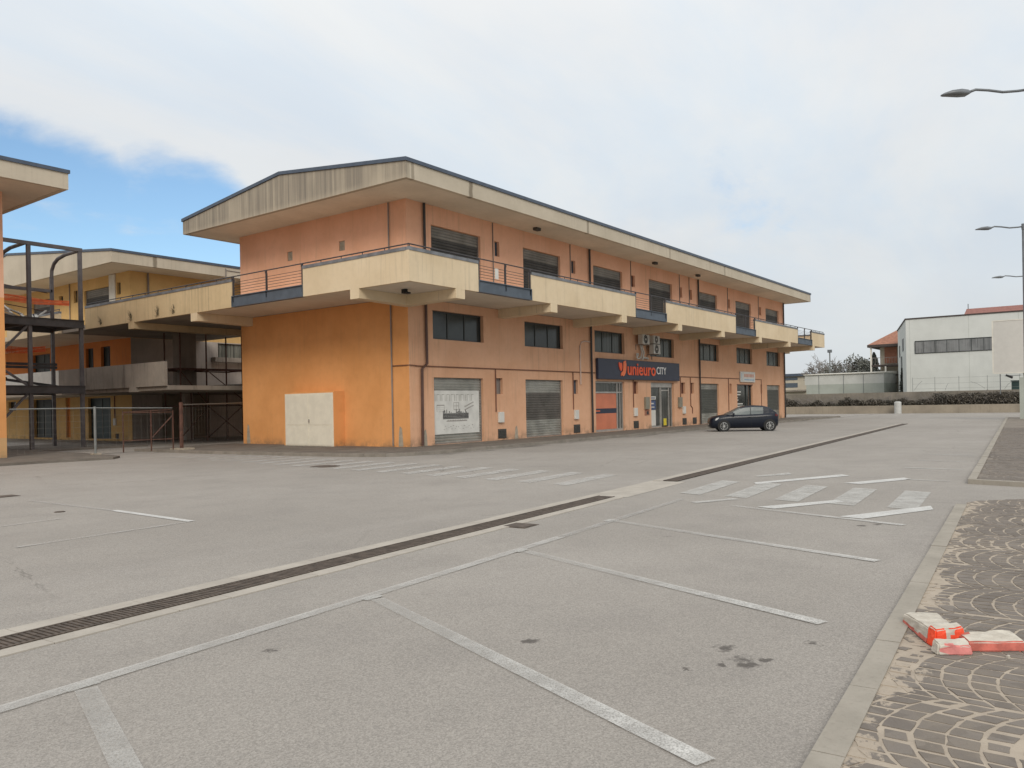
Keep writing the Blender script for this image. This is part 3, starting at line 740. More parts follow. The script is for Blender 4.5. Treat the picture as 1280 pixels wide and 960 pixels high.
# pipes
mb = MB(); mb.tube([F.pt(GX+.35, 3.22, .03), F.pt(35.95, 3.22, .03)], .025, 6); mb.tube([F.pt(45.95, 3.19, .03), F.pt(56.35, 3.2, .03)], .025, 6); mb.tube([F.pt(59.5, 3.2, .03), F.pt(61.0, 3.2, .03), F.pt(61.0, 1.1, .03)], .025, 6); split(mb, 'conduit', M['pipe_brown'], A)
mb = MB()
for x, zb in ((27.47, 1.35), (33.79, 1.35), (40.12, 1.35), (46.35, 1.35), (47.85, 1.35), (54.3, .9)):
    mb.tube([F.pt(x, 3.2, .03), F.pt(x, zb, .03)]+([F.pt(x+.25, zb-.15, .03), F.pt(x+.25, zb-.5, .03)] if 47 < x < 48 else []), .03, 6)
split(mb, 'conduit', M['pipe_brown'], A)
mb = MB()
for x in (27.47, 33.75, 40.09, 46.49, 47.95, 54.45, 60.7): mb.tube([F.pt(x, 9.6, .025), F.pt(x, 6.4 if x < 30 else 7.4, .025)], .025, 6)
split(mb, 'conduit', M['pipe_grey'], A)
def downpipe(pts, r=.055, mat='pipe_dark'):
    mb = MB(); mb.tube(pts, r, 8); mb.build('downpipe', M[mat], A)
downpipe([F.pt(23.03, 9.6, .09), F.pt(23.03, 6.1, .09)]); downpipe([F.pt(23.03, 5.85, .09), F.pt(23.03, 3.32, .09), F.pt(22.74, 3.1, .09), F.pt(22.70, .12, .09)], .055, 'pipe_rust')
for x in (35.52, 49.25, 66.5): downpipe([F.pt(x, 9.6, .09), F.pt(x, 6.1, .09)]); downpipe([F.pt(x, 5.85, .09), F.pt(x, .12, .09)])
downpipe([G.pt(22.25, 9.6, .06), G.pt(22.25, 6.1, .06)], .03, 'pipe_grey'); downpipe([G.pt(22.23, 5.85, .05), G.pt(22.23, .12, .05)], .03, 'pipe_grey')
mb = MB(); mb.tube([G.pt(22.23, 3.24, .03), G.pt(21.4, 3.24, .03), F.pt(GX+.05, 3.24, .04), F.pt(GX+.35, 3.23, .04)], .022, 6); split(mb, 'conduit', M['pipe_brown'], A)
mb = MB(); mb.tube([F.pt(34.48, 2.6, .04), F.pt(34.48, 4.55, .04), F.pt(34.62, 4.75, .04), F.pt(35.0, 4.82, .04), F.pt(35.45, 4.8, .04)], .04, 7); mb.build('conduit', M['pipe_white'], A)
# meter boxes, vents, letter boxes, cement patches
for x, z in ((27.6, 1.33), (33.83, 1.31), (40.13, 1.32), (46.6, 1.32)):
    mb = MB(); mb.fbox(F, x, x+.36, z-.46, z, .002, .10); mb.build('meter_box', M['plastic_w'], A, bevel=.01)
for x in (27.6, 33.8, 40.12, 46.6, 48.15):
    mb = MB(); mb.fbox(F, x, x+.58, .17, .58, .002, .025)
    for k in range(5): mb.fbox(F, x+.04, x+.54, .2+k*.07, .235+k*.07, .026, .045)
    mb.build('floor_vent', M['vent'], A)
mb = MB(); mb.fbox(F, 41.44, 41.94, 1.23, 1.93, .002, .12); mb.fbox(F, 45.97, 46.42, 1.27, 1.9, .002, .12); split(mb, 'notice_cabinet', M['mail'], A)
mb = MB(); mb.fbox(F, 41.47, 42.08, .87, 1.20, .002, .02, 0); mb.fbox(F, 41.7, 41.95, .92, 1.1, .021, .026, 1); mb.build('notice_plate', [M['sign_or3'] if 'sign_or3' in M else M['terra'], M['ink']], A)
mb = MB(); 
for (fr, u, z) in ((G, 31.6, 1.0), (G, 21.85, .9), (F, 22.93, .75), (F, 28.95, .7)):
    mb.add([fr.pt(u-.13, .1, .006), fr.pt(u+.13, .1, .006), fr.pt(u+.1, z*.7, .006), fr.pt(u+.05, z, .006), fr.pt(u-.06, z*.9, .006), fr.pt(u-.1, z*.5, .006)], [tuple(range(6))])
split(mb, 'cement_patch', M['plaster'], A)
# service cabinet bay on the gable
mb = MB(); mb.fbox(G, 25.04, 28.25, .0, 2.34, .001, .58); mb.build('cabinet_housing', M['wall_gable'], A)
mb = MB(); mb.fbox(G, 25.06, 28.13, .09, 2.28, .581, .60)
for (a, b, c, d) in ((25.12, 26.57, .13, .95), (25.12, 26.57, .97, 2.22), (26.61, 28.07, .13, .95), (26.61, 28.07, .97, 2.22)): mb.fbox(G, a, b, c, d, .601, .615)
cd = mb.build('cabinet_door', M['cabinet'], A)
mb = MB(); mb.fbox(G, 26.52, 26.55, 1.05, 1.2, .616, .65); mb.build('handle', M['pipe_grey'], cd)
# floodlight under the balcony corner, little roof lights
mb = MB(); mb.box(20.55, 20.62, 19.9, 20.15, 5.745, 5.85); mb.box(20.45, 20.72, 19.85, 20.05, 5.68, 5.744); split(mb, 'floodlight', M['black'], A)
mb = MB(); mb.box(47.6, 47.9, 20.3, 20.55, 5.68, 5.848); mb.box(53.8, 54.1, 20.3, 20.55, 5.68, 5.848); split(mb, 'floodlight', M['black'], A)
mb = MB(); 
for x in (29.5, 41.3, 47.3): mb.box(x, x+.35, 20.4, 20.6, 9.5, 9.62)
split(mb, 'ceiling_lamp', M['vent'], A)
mb = MB(); mb.fbox(BF, 24.0, 24.22, 6.45, 6.85, -.02, -.012); 
mb.build('railing_notice', M['plastic_w'], A)

# ------------------------------------------------------------------ signs
def text_mesh(body, size, mat, parent, fr, u, z, d, name, shear=0, sx=1.0, depth=.03, bold=0.0):
    cu = bpy.data.curves.new('t', 'FONT'); cu.body = body; cu.size = size; cu.extrude = depth/2; cu.offset = bold; cu.shear = shear; cu.resolution_u = 4
    to = bpy.data.objects.new('t', cu); col.objects.link(to)
    bpy.context.view_layer.update()
    me = bpy.data.meshes.new_from_object(to.evaluated_get(bpy.context.evaluated_depsgraph_get()))
    bpy.data.objects.remove(to)
    off = Vector((0, 0, 0)); q = parent
    while q is not None: off += q.location; q = q.parent
    xs = [v.co.x for v in me.vertices]; w = (max(xs)-min(xs))*sx; x0 = min(xs)
    for v in me.vertices:
        v.co = fr.pt(u+(v.co.x-x0)*sx, z+v.co.y, d+v.co.z+depth/2)-off
    me.materials.clear(); me.materials.append(mat); me.name = name
    o = bpy.data.objects.new(name, me); col.objects.link(o); o.parent = parent
    return o, w
sg = thing('shop_sign', F.pt(40.96, 2.92, .0), 'wide navy shop sign with orange logo and lettering above the orange shop window', 'shop sign')
mb = MB(); mb.fbox(F, 36.02, 45.9, 2.90, 3.99, .03, .19); mb.build('sign_board', M['signblue'], sg, bevel=.015)
o, w = text_mesh('unieuro', 1.0, M['sign_or'], sg, F, 39.15, 3.17, .192, 'lettering', sx=1.0, bold=.014)
k = 3.42/w; bpy.data.objects.remove(o); o, w = text_mesh('unieuro', 1.0, M['sign_or'], sg, F, 39.15, 3.17, .192, 'lettering', sx=k, bold=.014)
o, w = text_mesh('CITY', .60, M['sign_w'], sg, F, 42.72, 3.27, .192, 'lettering', bold=.004)
bpy.data.objects.remove(o); o, w = text_mesh('CITY', .60, M['sign_w'], sg, F, 42.70, 3.27, .192, 'lettering', sx=1.28/w, bold=.004)
def logo(poly, mat):
    mb = MB(); n = len(poly); P0 = [F.pt(38.0+x, 3.1+y, .192) for x, y in poly]; P1 = [F.pt(38.0+x, 3.1+y, .225) for x, y in poly]
    mb.add(P0+P1, [tuple(range(n)), tuple(range(n, 2*n))]+[(i, (i+1) % n, n+(i+1) % n, n+i) for i in range(n)]); mb.build('logo', M[mat], sg)
logo([(.52, .05), (.42, -.02), (.40, .10), (.46, .18), (.58, .24), (.64, .34), (.66, .50), (.66, .74), (.74, .80), (.96, .84), (1.00, .60), (.98, .38), (.90, .16), (.76, .02), (.62, -.03)], 'sign_or2')
logo([(.14, .70), (.24, .74), (.34, .68), (.44, .72), (.52, .66), (.54, .50), (.50, .34), (.40, .24), (.28, .34), (.18, .52)], 'sign_or')
s2 = thing('office_sign', F.pt(57.95, 2.98, .0), 'small white sign board with pink lettering above the dark office door', 'sign')
mb = MB(); mb.fbox(F, 56.44, 59.42, 2.96, 3.73, .03, .12); mb.build('sign_board', M['plastic_w'], s2, bevel=.01)
mb = MB()
for i in range(7): mb.fbox(F, 57.15+i*.29, 57.15+i*.29+.2, 3.33, 3.56, .121, .126)
mb.build('lettering', M['pink_ink'], s2)
mb = MB(); mb.fbox(F, 57.15, 59.2, 3.1, 3.17, .121, .126); mb.fbox(F, 56.6, 56.68, 3.05, 3.62, .121, .126); mb.build('lettering', M['blue_ink'], s2)
# banner on the first shutter
bn = thing('banner', F.pt(25.0, .62, -.1), 'white printed banner with black skyline drawing fixed on the first ground floor shutter', 'banner')
x0 = BX[0]+.03
mb = MB(); mb.fbox(F, x0, x0+2.9, .50, 2.27, -.105, -.095); mb.build('sheet', M['banner'], bn)
dI = (-.094, -.091)
mb = MB(); rnd = random.Random(5)
x = x0+.12
for wd in (.05, .2, .05, .2, .05, .16, .05, .22, .05, .2, .05, .2, .05, .05, .2, .05, .17):
    if wd < .1: mb.fbox(F, x, x+.025, 1.84, 2.12, *dI); x += .1
    else:
        mb.fbox(F, x, x+.025, 1.84, 2.12, *dI); mb.fbox(F, x+.026, x+wd-.026, rnd.choice((1.84, 2.09, 1.96)), 0, *dI) if False else None
        mb.fbox(F, x+.026, x+wd*.8, 2.095, 2.12, *dI); x += wd
mb.build('pale_lettering', M['ink_pale'], bn)
mb = MB()
hx = x0+.58; n = 30
for i in range(n):
    a = hx+1.62*i/n; h = .24+.15*rnd.random()*(rnd.random() > .35)+(.06 if 17 < i < 22 else 0)
    mb.fbox(F, a, a+1.62/n*.62, 1.11, 1.11+h, *dI)
for z in (1.11, 1.17, 1.23, 1.285): mb.fbox(F, hx, hx+1.62, z, z+.022, -.0905, -.088)
mb.build('skyline_drawing', M['ink'], bn)
mb = MB()
for i in range(26): mb.fbox(F, x0+.8+i*.05, x0+.8+i*.05+.033, 1.0, 1.045+.015*(i % 3), *dI)
mb.fbox(F, x0+.22, x0+.68, 1.66, 1.69, *dI)
for k in range(3): mb.fbox(F, x0+.22, x0+.68, 1.41+k*.08, 1.417+k*.08, *dI)
for xx in (x0+.22, x0+.673): mb.fbox(F, xx, xx+.008, 1.41, 1.65, *dI)
for xx in (x0+1.25, x0+1.40, x0+1.56): mb.fbox(F, xx, xx+.014, 1.48, 1.78, *dI)
for z in (1.48, 1.63, 1.77): mb.fbox(F, x0+1.265, x0+1.559, z, z+.014, *dI)
p = F.pt
for k in range(2):
    a, b = (x0+1.95, 1.58-k*.13), (x0+2.55, 1.78-k*.14)
    for i in range(8):
        t = i/8; u = a[0]+(b[0]-a[0])*t; z = a[1]+(b[1]-a[1])*t
        mb.fbox(F, u, u+.045, z, z+.05, *dI)
for i in range(20):
    u = x0+.6+i*.1+rnd.uniform(-.02, .02); z = .68+.14*math.sin(i*1.3)**2; mb.fbox(F, u, u+rnd.uniform(.02, .07), z, z+rnd.uniform(.012, .03), *dI)
mb.build('small_print', M['ink_faint'] if 'ink_faint' in M else M['ink_pale2'] if 'ink_pale2' in M else M['pipe_grey'], bn)

# air conditioners
def aircon(x, z, d, label, w=.85, h=.55):
    t = thing('air_conditioner', F.pt(x+w/2, z, .0), label, 'air conditioner', 'air conditioners by the sign')
    mb = MB(); mb.fbox(F, x, x+w, z, z+h, .22, .52); mb.build('casing', M['ac'], t, bevel=.02)
    mb = MB(); n = 20; c = (x+w*.42, z+h*.5); r = h*.45
    mb.add([F.pt(c[0]+r*math.cos(2*math.pi*i/n), c[1]+r*math.sin(2*math.pi*i/n), .523) for i in range(n)], [tuple(range(n))]); g = mb.build('fan_opening', M['black'], t)
    mb = MB()
    for q in (.35, .65, .95): mb.tube([F.pt(c[0]+r*q*math.cos(2*math.pi*i/n), c[1]+r*q*math.sin(2*math.pi*i/n), .53) for i in range(n+1)], .006, 4)
    mb.fbox(F, c[0]-r*.22, c[0]+r*.22, c[1]-.05, c[1]+.05, .525, .535)
    mb.build('grille', M['ac'], g)
    mb = MB()
    for u in (x+.1, x+w-.14): mb.fbox(F, u, u+.04, z-.04, z-.002, .0, .5); mb.fbox(F, u, u+.04, z-.3, z-.042, .0, .03)
    split(mb, 'bracket', M['pipe_grey'], t)
aircon(40.42, 4.92, 0, 'upper left yellowed air conditioner beside the high window'); aircon(41.78, 5.02, 0, 'upper right air conditioner in front of the high window', .8, .46); aircon(41.78, 4.42, 0, 'lower air conditioner with clear dark fan hanging under another one')
mb = MB(); 
for (a, b) in (((40.9, 4.9), (40.95, 4.1)), ((41.1, 4.9), (41.2, 4.05)), ((41.2, 4.2), (41.9, 4.15))): mb.tube([F.pt(a[0], a[1], .1), F.pt((a[0]+b[0])/2+.08, (a[1]+b[1])/2, .16), F.pt(b[0], b[1], .08)], .05, 6)
for q in range(3): mb.tube([F.pt(40.45+.14*math.cos(i*.5)+q*.05, 4.25+.16*math.sin(i*.5), .1+.01*i) for i in range(13)], .02, 5)
split(mb, 'coolant_hose', M['ac'], A)

# ------------------------------------------------------------------ walkway between the buildings
W = thing('elevated_walkway', (20.7, 37, 0), 'cream stained elevated walkway joining the main building to the one behind it', 'walkway')
mb = MB(); mb.box(BXG+.16, 27.5, 32.001, 43.9, 5.852, 6.10); mb.build('deck', M['dark_soffit'] if 'dark_soffit' in M else M['grey_conc'], W)  # carried past the walkway over the courtyard, added there to keep it dark
parapet(BG, W, 28.55, 41.0, 0, mat='cream_dirty'); toprail(BG, W, 32.0, 41.0, -.07)
mb = MB(); mb.box(BXG-.001, 30, 36.3, 36.8, 5.55, 5.85); mb.build('beam', M['cream_dirty'], W)
mb = MB(); mb.box(BXG+.14, 30, 33.7, 44, 2.62, 2.82); mb.build('lower_deck', M['grey_conc'], W)
parapet(BG, W, 33.75, 44.0, 0, 2.8, 3.9, mat='grey_conc', cap=False)
mb = MB(); mb.box(BXG-.001, BXG+.5, 36.25, 36.85, 2.58, 2.8); mb.build('beam', M['grey_conc'], W)
mb = MB(); mb.box(23.6, 24.5, 39.6, 40.4, 2.82, 5.85); mb.build('column', M['grey_conc'], W)
mb = MB(); mb.box(25.0, 25.5, 41.6, 42.1, .0, 5.85); mb.build('column', M['dark_conc'], W)
mb = MB(); mb.box(26.6, 34, 35.5, 44, 2.9, 3.1); mb.build('lower_deck', M['dark_conc'], W)
# weeds rooted in the walkway parapet
for (y, lab) in ((36.55, 'small dry weed tuft above the walkway beam'), (34.2, 'dry weed tuft hanging mid way along the stained walkway parapet'), (32.9, 'dark weed tuft nearest the main building on the walkway parapet'), (39.4, 'weed cluster at the far end of the walkway parapet')):
    mb = MB(); rnd = random.Random(int(y*10))
    for i in range(26):
        a = rnd.uniform(-1.2, 1.2); L = rnd.uniform(.1, .3); b = Vector((BXG-.01, y+rnd.uniform(-.08, .08), 5.95+rnd.uniform(-.02, .25))); e = b+Vector((-.06-.1*rnd.random(), L*math.sin(a)*.6, L*math.cos(a)))
        s = Vector((0, .02, .012)); mb.add([b-s, b+s, e+s*.6, e-s*.6], [(0, 1, 2, 3)])
    tag(mb.build('weed_tuft', M['weed']), lab, 'plant', 'weeds on the walkway')

# ------------------------------------------------------------------ building behind (left of the main one)
B = thing('commercial_building', (45.5, 49.3, 0), 'yellow walled building of the same kind behind the walkway and steel tower', 'building')
B2X, B2Y = 23.2, 44.0
BGf = Fr((B2X, 0), (0, 1), (-1, 0)); BFf = Fr((0, B2Y), (1, 0), (0, -1))
gh = [(46.4, 49.1, .1, 2.52), (53.4, 56.5, .1, 2.57), (59.2, 60.4, 1.9, 2.5), (51.4, 52.0, .15, 2.6), (45.5, 45.94, .12, .42)]
mh = [(48.34, 49.28, 4.33, 5.52), (46.34, 47.42, 4.33, 5.52), (54.0, 56.5, 4.33, 5.5)]
uh = [(46.28, 49.32, 6.12, 9.0), (45.0, 45.41, 8.4, 9.1), (50.17, 50.66, 8.4, 9.15), (52.06, 52.59, 8.4, 9.0), (53.6, 56.44, 6.12, 9.0)]
mb = MB(); wall(mb, BGf, B2Y, 66, 0, 2.82, gh, .25); mb.build('ground_floor_wall', M['wall_yellow'], B)
mb = MB(); wall(mb, BGf, B2Y, 66, 2.82, 5.85, mh, .25); mb.build('middle_wall', M['wall_deep'], B)
mb = MB(); wall(mb, BGf, B2Y, 66, 5.85, 9.63, uh, .25); wall(mb, BFf, B2X, 68, 5.85, 9.63); wall(mb, Fr((68, 0), (0, 1), (1, 0)), B2Y, 66, 0, 9.63); wall(mb, Fr((0, 66), (1, 0), (0, 1)), B2X, 68, 0, 9.63)
mb.build('upper_wall', M['wall_yellow'], B)
mb = MB(); wall(mb, BFf, B2X, 68, 0, 5.85, [(25.0, 28, .1, 2.7), (28.7, 33, 4.9, 6.0 if False else 5.8)], .25); mb.build('courtyard_wall', M['dark_conc'], B)
mb = MB(); mb.fbox(BFf, 25.02, 27.98, .1, 2.69, -.2, -.15); mb.fbox(BFf, 26.48, 26.52, .1, 2.69, -.149, -.13); mb.build('steel_door', M['mail'], B)
mb = MB(); n = 40
for i in range(n): 
    u0 = 28.72+4.2*i/n; mb.fbox(BFf, u0, u0+4.2/n*.6, 4.92, 5.78, -.16, -.12+.02*(i % 2))
mb.fbox(BFf, 28.72, 32.95, 4.92, 5.78, -.2, -.17); mb.build('corrugated_window', M['corr'], B)
mb = MB(); mb.fbox(BFf, 28.2, 34, 4.62, 4.9, .001, .5); mb.build('ledge', M['grey_conc'], B)
shutter(BGf, B, 46.28, 49.32, 6.12, 9.0, [(8.5, 'slat_up'), (10, 'slat_up_l')], name='upper_shutter'); shutter(BGf, B, 53.6, 56.44, 6.12, 9.0, [(8.5, 'slat_up'), (10, 'slat_up_l')], name='upper_shutter')
mb = MB(); mb.fbox(BGf, 45.54, 46.22, 6.1, 9.6, .001, .06); mb.build('white_pilaster', M['white'], B)
for (a, b, c, d) in uh[1:4]: mb = MB(); mb.fbox(BGf, a, b, c, d, -.2, -.15); mb.build('vent_window', M['frame'], B)
for (a, b, c, d) in mh: window(BGf, B, a, b, c, d, 2, 'glass_court')
window(BGf, B, 46.4, 49.1, .1, 2.52, 2, 'glass_teal', name='glass_door'); window(BGf, B, 53.4, 56.5, .1, 2.57, 3, 'glass_court', name='glass_door'); window(BGf, B, 59.2, 60.4, 1.9, 2.5, 1, 'glass')
mb = MB(); mb.fbox(BGf, 51.4, 52.0, .15, 2.6, -.2, -.15); mb.build('recess_panel', M['wall_deep'], B)
mb = MB(); mb.fbox(BGf, 45.5, 45.94, .12, .42, -.1, -.05); mb.build('floor_vent', M['vent'], B)
mb = MB(); mb.fbox(BGf, 45.75, 46.0, .9, 1.3, .001, .08); mb.build('meter_box', M['plastic_w'], B)
mb = MB(); mb.tube([BGf.pt(45.87, 1.3, .04), BGf.pt(45.87, 2.8, .04)], .03, 6); mb.tube([BGf.pt(43.04, 9.6, .05), BGf.pt(43.04, 6.1, .05)], .03, 6) if False else None; mb.build('conduit', M['pipe_brown'], B)
mb = MB(); mb.tube([BFf.pt(24.25, 9.6, .08), BFf.pt(24.25, 6.1, .08)], .055, 7); mb.tube([BGf.pt(51.1, 9.6, .05), BGf.pt(51.1, 6.1, .05)], .03, 6); split(mb, 'downpipe', M['pipe_grey'], B)
mb = MB(); mb.box(BXG+.16, B2X+.1, 43.9, 66, 5.852, 6.1); mb.build('balcony_slab', M['soffit'], B)
mb = MB(); mb.box(BXG+.16, B2X+.1, 44.01, 66, 2.62, 2.82); mb.build('balcony_slab', M['soffit'], B)
parapet(BG, B, 43.9, 50.3, 0); parapet(BG, B, 51, 66, 0); parapet(BG, B, 44.01, 66, 0, 2.8, 3.9, mat='white', cap=False); toprail(BG, B, 43.9, 66, -.07)
roof(B, 21.2, 70, 42.0, 68, ridge=11.6, mg='fascia')
mb = MB(); mb.tube([(21.4, 41.3, 6.1), (21.4, 41.3, 0)], .01, 4) if False else None
mb.tube([(28.0, 41.97, 9.0), (28.0, 41.97, 10.1)], .03, 5); mb.tube([(28.0, 41.97, 10.0), (33, 41.97, 9.95)], .02, 5); split(mb, 'roof_cable', M['pipe_grey'], B)

# ------------------------------------------------------------------ left building, only its corner is in view
Cb = thing('commercial_building', (-2, 39, 0), 'orange building at the left edge whose roof corner and wall end alone are in view', 'building')
CF = Fr((0, 32.07), (1, 0), (0, -1)); CG = Fr((12.24, 0), (0, 1), (-1, 0)); CG2 = Fr((12.24, 0), (0, 1), (1, 0))
mb = MB(); wall(mb, CF, -16, 12.24, 0, .8, []); mb.build('plinth_wall', M['plinth'], Cb)
mb = MB(); wall(mb, CF, -16, 12.24, .8, 5.9, []); wall(mb, CG2, 32.07, 46, 0, 5.9, []); mb.build('lower_wall', M['wall_gable'], Cb)
mb = MB(); wall(mb, CF, -16, 12.24, 5.9, 9.76); wall(mb, CG2, 32.07, 46, 5.9, 9.76); wall(mb, Fr((-16, 0), (0, 1), (-1, 0)), 32.07, 46, 0, 9.76); wall(mb, Fr((0, 46), (1, 0), (0, 1)), -16, 12.24, 0, 9.76); mb.build('upper_wall', M['wall_upper'], Cb)
roof(Cb, -18, 13.63, 30.0, 48, zb=9.75, ze=10.33, ridge=11.2, mg='fascia')

# ------------------------------------------------------------------ steel stair tower
T = thing('steel_stair_tower', (16.5, 39.5, 0), 'unfinished grey steel stair tower standing at the end of the walkway', 'stair tower')
PX = (13.3, 15.5, 17.7)
for x in PX[1:]:
    mb = MB(); mb.box(x-.075, x+.075, 37.925, 38.075, .0, 9.28); mb.build('post', M['steel'], T)
for x in (15.4, 17.75):
    mb = MB(); mb.bar((x, 41.0, 0), (x, 41.0, 8.3), .14); mb.tube([(x, 41.0, 8.25), (x, 40.95, 8.6), (x, 40.7, 8.9), (x, 40.3, 9.08), (x, 39.6, 9.18), (x, 38.1, 9.2)], .085, 8); mb.build('curved_post', M['steel'], T)
mb = MB(); mb.bar((13.3, 38, 9.2), (17.79, 38, 9.2), .16); mb.build('top_beam', M['steel'], T)
mb = MB(); mb.bar((13.3, 41.0, 7.6), (17.75, 41.0, 7.6), .14); mb.build('top_beam', M['steel'], T)
for z in (5.6, 2.58):
    mb = MB()
    for y in (37.95, 41.05): mb.box(13.2, 17.8, y-.05, y+.05, z, z+.3); mb.box(13.2, 17.8, y-.1, y+.1, z+.301, z+.33); mb.box(13.2, 17.8, y-.1, y+.1, z-.03, z-.001)
    for x in (13.3, 15.5, 17.72): mb.box(x-.05, x+.05, 38.06, 40.94, z+.02, z+.28)
    b_ = mb.build('platform', M['steel2'], T)
    mb = MB()
    for i in range(24): mb.box(13.3, 17.7, 38.1+i*.12, 38.16+i*.12, z+.285, z+.32)
    mb.build('deck_grating', M['steel2'], b_)
mb = MB()
for (a, b) in (((13.3, 38.0, 3.2), (15.45, 38.0, 5.6)), ((13.3, 38.1, 4.4), (15.45, 38.1, 2.9)), ((13.3, 38.05, .2), (15.4, 38.05, 2.55)), ((15.5, 41, 5.9), (17.7, 41, 6.6)), ((13.3, 40.9, 2.2), (15.3, 40.9, .3))): mb.bar(a, b, .09)
split(mb, 'brace', M['steel'], T)
mb = MB()
for (x0, z0, x1, z1) in ((13.3, 6.7, 17.7, 5.75), (13.3, 3.85, 17.7, 3.85), (13.3, 3.55, 17.7, 2.95), (13.3, 3.75, 15.5, 3.3), (15.5, 4.0, 17.7, 4.0)): mb.bar((x0, 40.5, z0), (x1, 40.5, z1), .08, .12)
split(mb, 'stair_stringer', M['steel2'], T)
mb = MB()
for z in (6.6, 7.05, 7.5): mb.tube([(13.3, 41.1, z+.5), (17.6, 41.1, z)], .022, 5)
for x in (14.4, 15.2, 16.6): mb.tube([(x, 40.8, 5.9), (x, 40.8, 7.0)], .03, 5)
split(mb, 'handrail', M['rust'], T)
mb = MB()
for i in range(14):
    rnd = random.Random(i); x = rnd.uniform(13.6, 17.2); y = rnd.uniform(38.3, 40.6); a = rnd.uniform(0, 3); L = rnd.uniform(.4, 1.2)
    mb.bar((x-L/2*math.cos(a), y-L/2*math.sin(a), 6.0+.11*(i % 5)), (x+L/2*math.cos(a), y+L/2*math.sin(a), 6.05+.13*((i+2) % 5)), .12, .05)
tag(mb.build('plank_pile', M['ac']), 'heap of pale planks and offcuts lying on the upper platform of the steel tower', 'planks')
# orange mesh strips: twisted strands
def netting(xa, xb, y, z, h0, h1, sag, label):
    mb = MB(); n = 22
    def q(i, k):
        t = i/n; return Vector((xa+(xb-xa)*t, y+.05*math.sin(9*t), z-sag*t-.12*math.sin(math.pi*t)-(k/9)*(h0+(h1-h0)*t)+.02*math.sin(14*t+k)))
    for k in range(9):
        for i in range(n):
            a, b = q(i, k), q(i+1, k); h = Vector((0, 0, .018)); mb.add([a-h, b-h, b+h, a+h], [(0, 1, 2, 3)])
            if k < 8: c, d = q(i, k), q(i, k+1); e = Vector((.012, 0, 0)); mb.add([c-e, c+e, d+e, d-e], [(0, 1, 2, 3)])
    tag(mb.build('safety_netting', M['net']), label, 'safety netting', 'orange netting on the steel tower')
netting(13.3, 18.2, 40.2, 7.42, .40, .22, .36, 'sagging strip of orange safety netting tied across the top level of the steel tower')
netting(13.6, 17.3, 40.7, 4.95, .34, .26, .10, 'orange safety netting strip tied across the middle level of the steel tower')
# ------------------------------------------------------------------ scaffold and site fence
SCF = thing('scaffold', (24.5, 39, 0), 'rusty brown tube scaffold in the dark passage under the walkway', 'scaffold')
for (x, y) in ((22.9, 38.5), (24.4, 38.5), (22.9, 40.0), (24.4, 40.0), (26.6, 38.5), (26.6, 40.0)):
    mb = MB(); mb.tube([(x, y, .02), (x, y, 5.8)], .04, 6); mb.build('standard', M['rust'], SCF)
mb = MB()
for z in (1.9, 3.8): 
    for y in (38.5, 40.0): mb.tube([(22.7, y, z), (26.8, y, z)], .035, 6)
    for x in (22.9, 24.4, 26.6): mb.tube([(x, 38.4, z), (x, 40.1, z)], .03, 6)
split(mb, 'ledger', M['rust'], SCF)
mb = MB()
for (a, b) in (((22.9, 38.45, .3), (24.4, 38.45, 1.8)), ((24.4, 38.45, 1.9), (26.6, 38.45, .2)), ((24.4, 38.45, .2), (26.6, 38.45, 1.9)), ((22.9, 38.45, 3.7), (24.4, 38.45, 2.0)), ((24.4, 38.45, 3.8), (26.6, 38.45, 2.2))): mb.tube([a, b], .028, 5)
split(mb, 'brace', M['rust'], SCF)
mb = MB(); 
for k in range(4): mb.box(22.7, 26.8, 38.55+k*.36, 38.87+k*.36, 3.85, 3.9)
split(mb, 'scaffold_board', M['rust'], SCF)

M['meshw'] = mat_plain('fence_wire', (.20, .19, .17), .6, .4)
def meshpanel(mb, a, b, z0, z1, step=.22):
    a = Vector(a); b = Vector(b); L = (b-a).length; n = max(1, int(L/step))
    for i in range(n+1):
        p = a.lerp(b, i/n); mb.bar((p.x, p.y, z0), (p.x, p.y, z1), .0035)
    m_ = max(1, int((z1-z0)/step))
    for k in range(m_+1): z = z0+(z1-z0)*k/m_; mb.bar((a.x, a.y, z), (b.x, b.y, z), .0035)
fe = thing('site_fence', (13.4, 30.5, 0), 'thin wire mesh fence with a pale post in front of the steel tower', 'fence')
mb = MB(); mb.tube([(14.6, 30.4, .0), (14.6, 30.4, 1.88)], .045, 7); mb.build('post', M['galv'], fe)
mb = MB(); mb.prism([(14.48, 30.25), (14.75, 30.25), (14.75, 30.55), (14.48, 30.55)], .08, .13); mb.build('post_foot', M['plaster'], fe)
mb = MB(); meshpanel(mb, (12.0, 31.2, 0), (14.55, 30.4, 0), .2, 1.8); meshpanel(mb, (14.65, 30.4, 0), (17.35, 29.9, 0), .2, 1.78); mb.build('wire_mesh', M['meshw'], fe)
mb = MB(); mb.tube([(12.0, 31.2, 1.83), (14.6, 30.4, 1.83), (17.4, 29.9, 1.78)], .018, 5); mb.build('top_rail', M['galv'], fe)
fe2 = thing('site_fence', (19.8, 30.6, 0), 'wire mesh fence reaching from the rusty gate post to the orange gable corner', 'fence')
mb = MB(); mb.tube([(17.75, 29.85, .0), (17.75, 29.85, 2.0)], .075, 7); mb.build('post', M['rust'], fe2)
mb = MB(); mb.prism([(17.45, 29.5), (18.1, 29.5), (18.1, 30.2), (17.45, 30.2)], .0, .16); mb.build('post_foot', M['plaster'], fe2)
mb = MB(); meshpanel(mb, (17.85, 29.9, 0), (21.9, 31.9, 0), .2, 1.95); mb.build('wire_mesh', M['meshw'], fe2)
mb = MB(); mb.tube([(17.8, 29.88, 1.9), (22.0, 31.95, 1.97)], .018, 5); mb.build('top_rail', M['galv'], fe2)
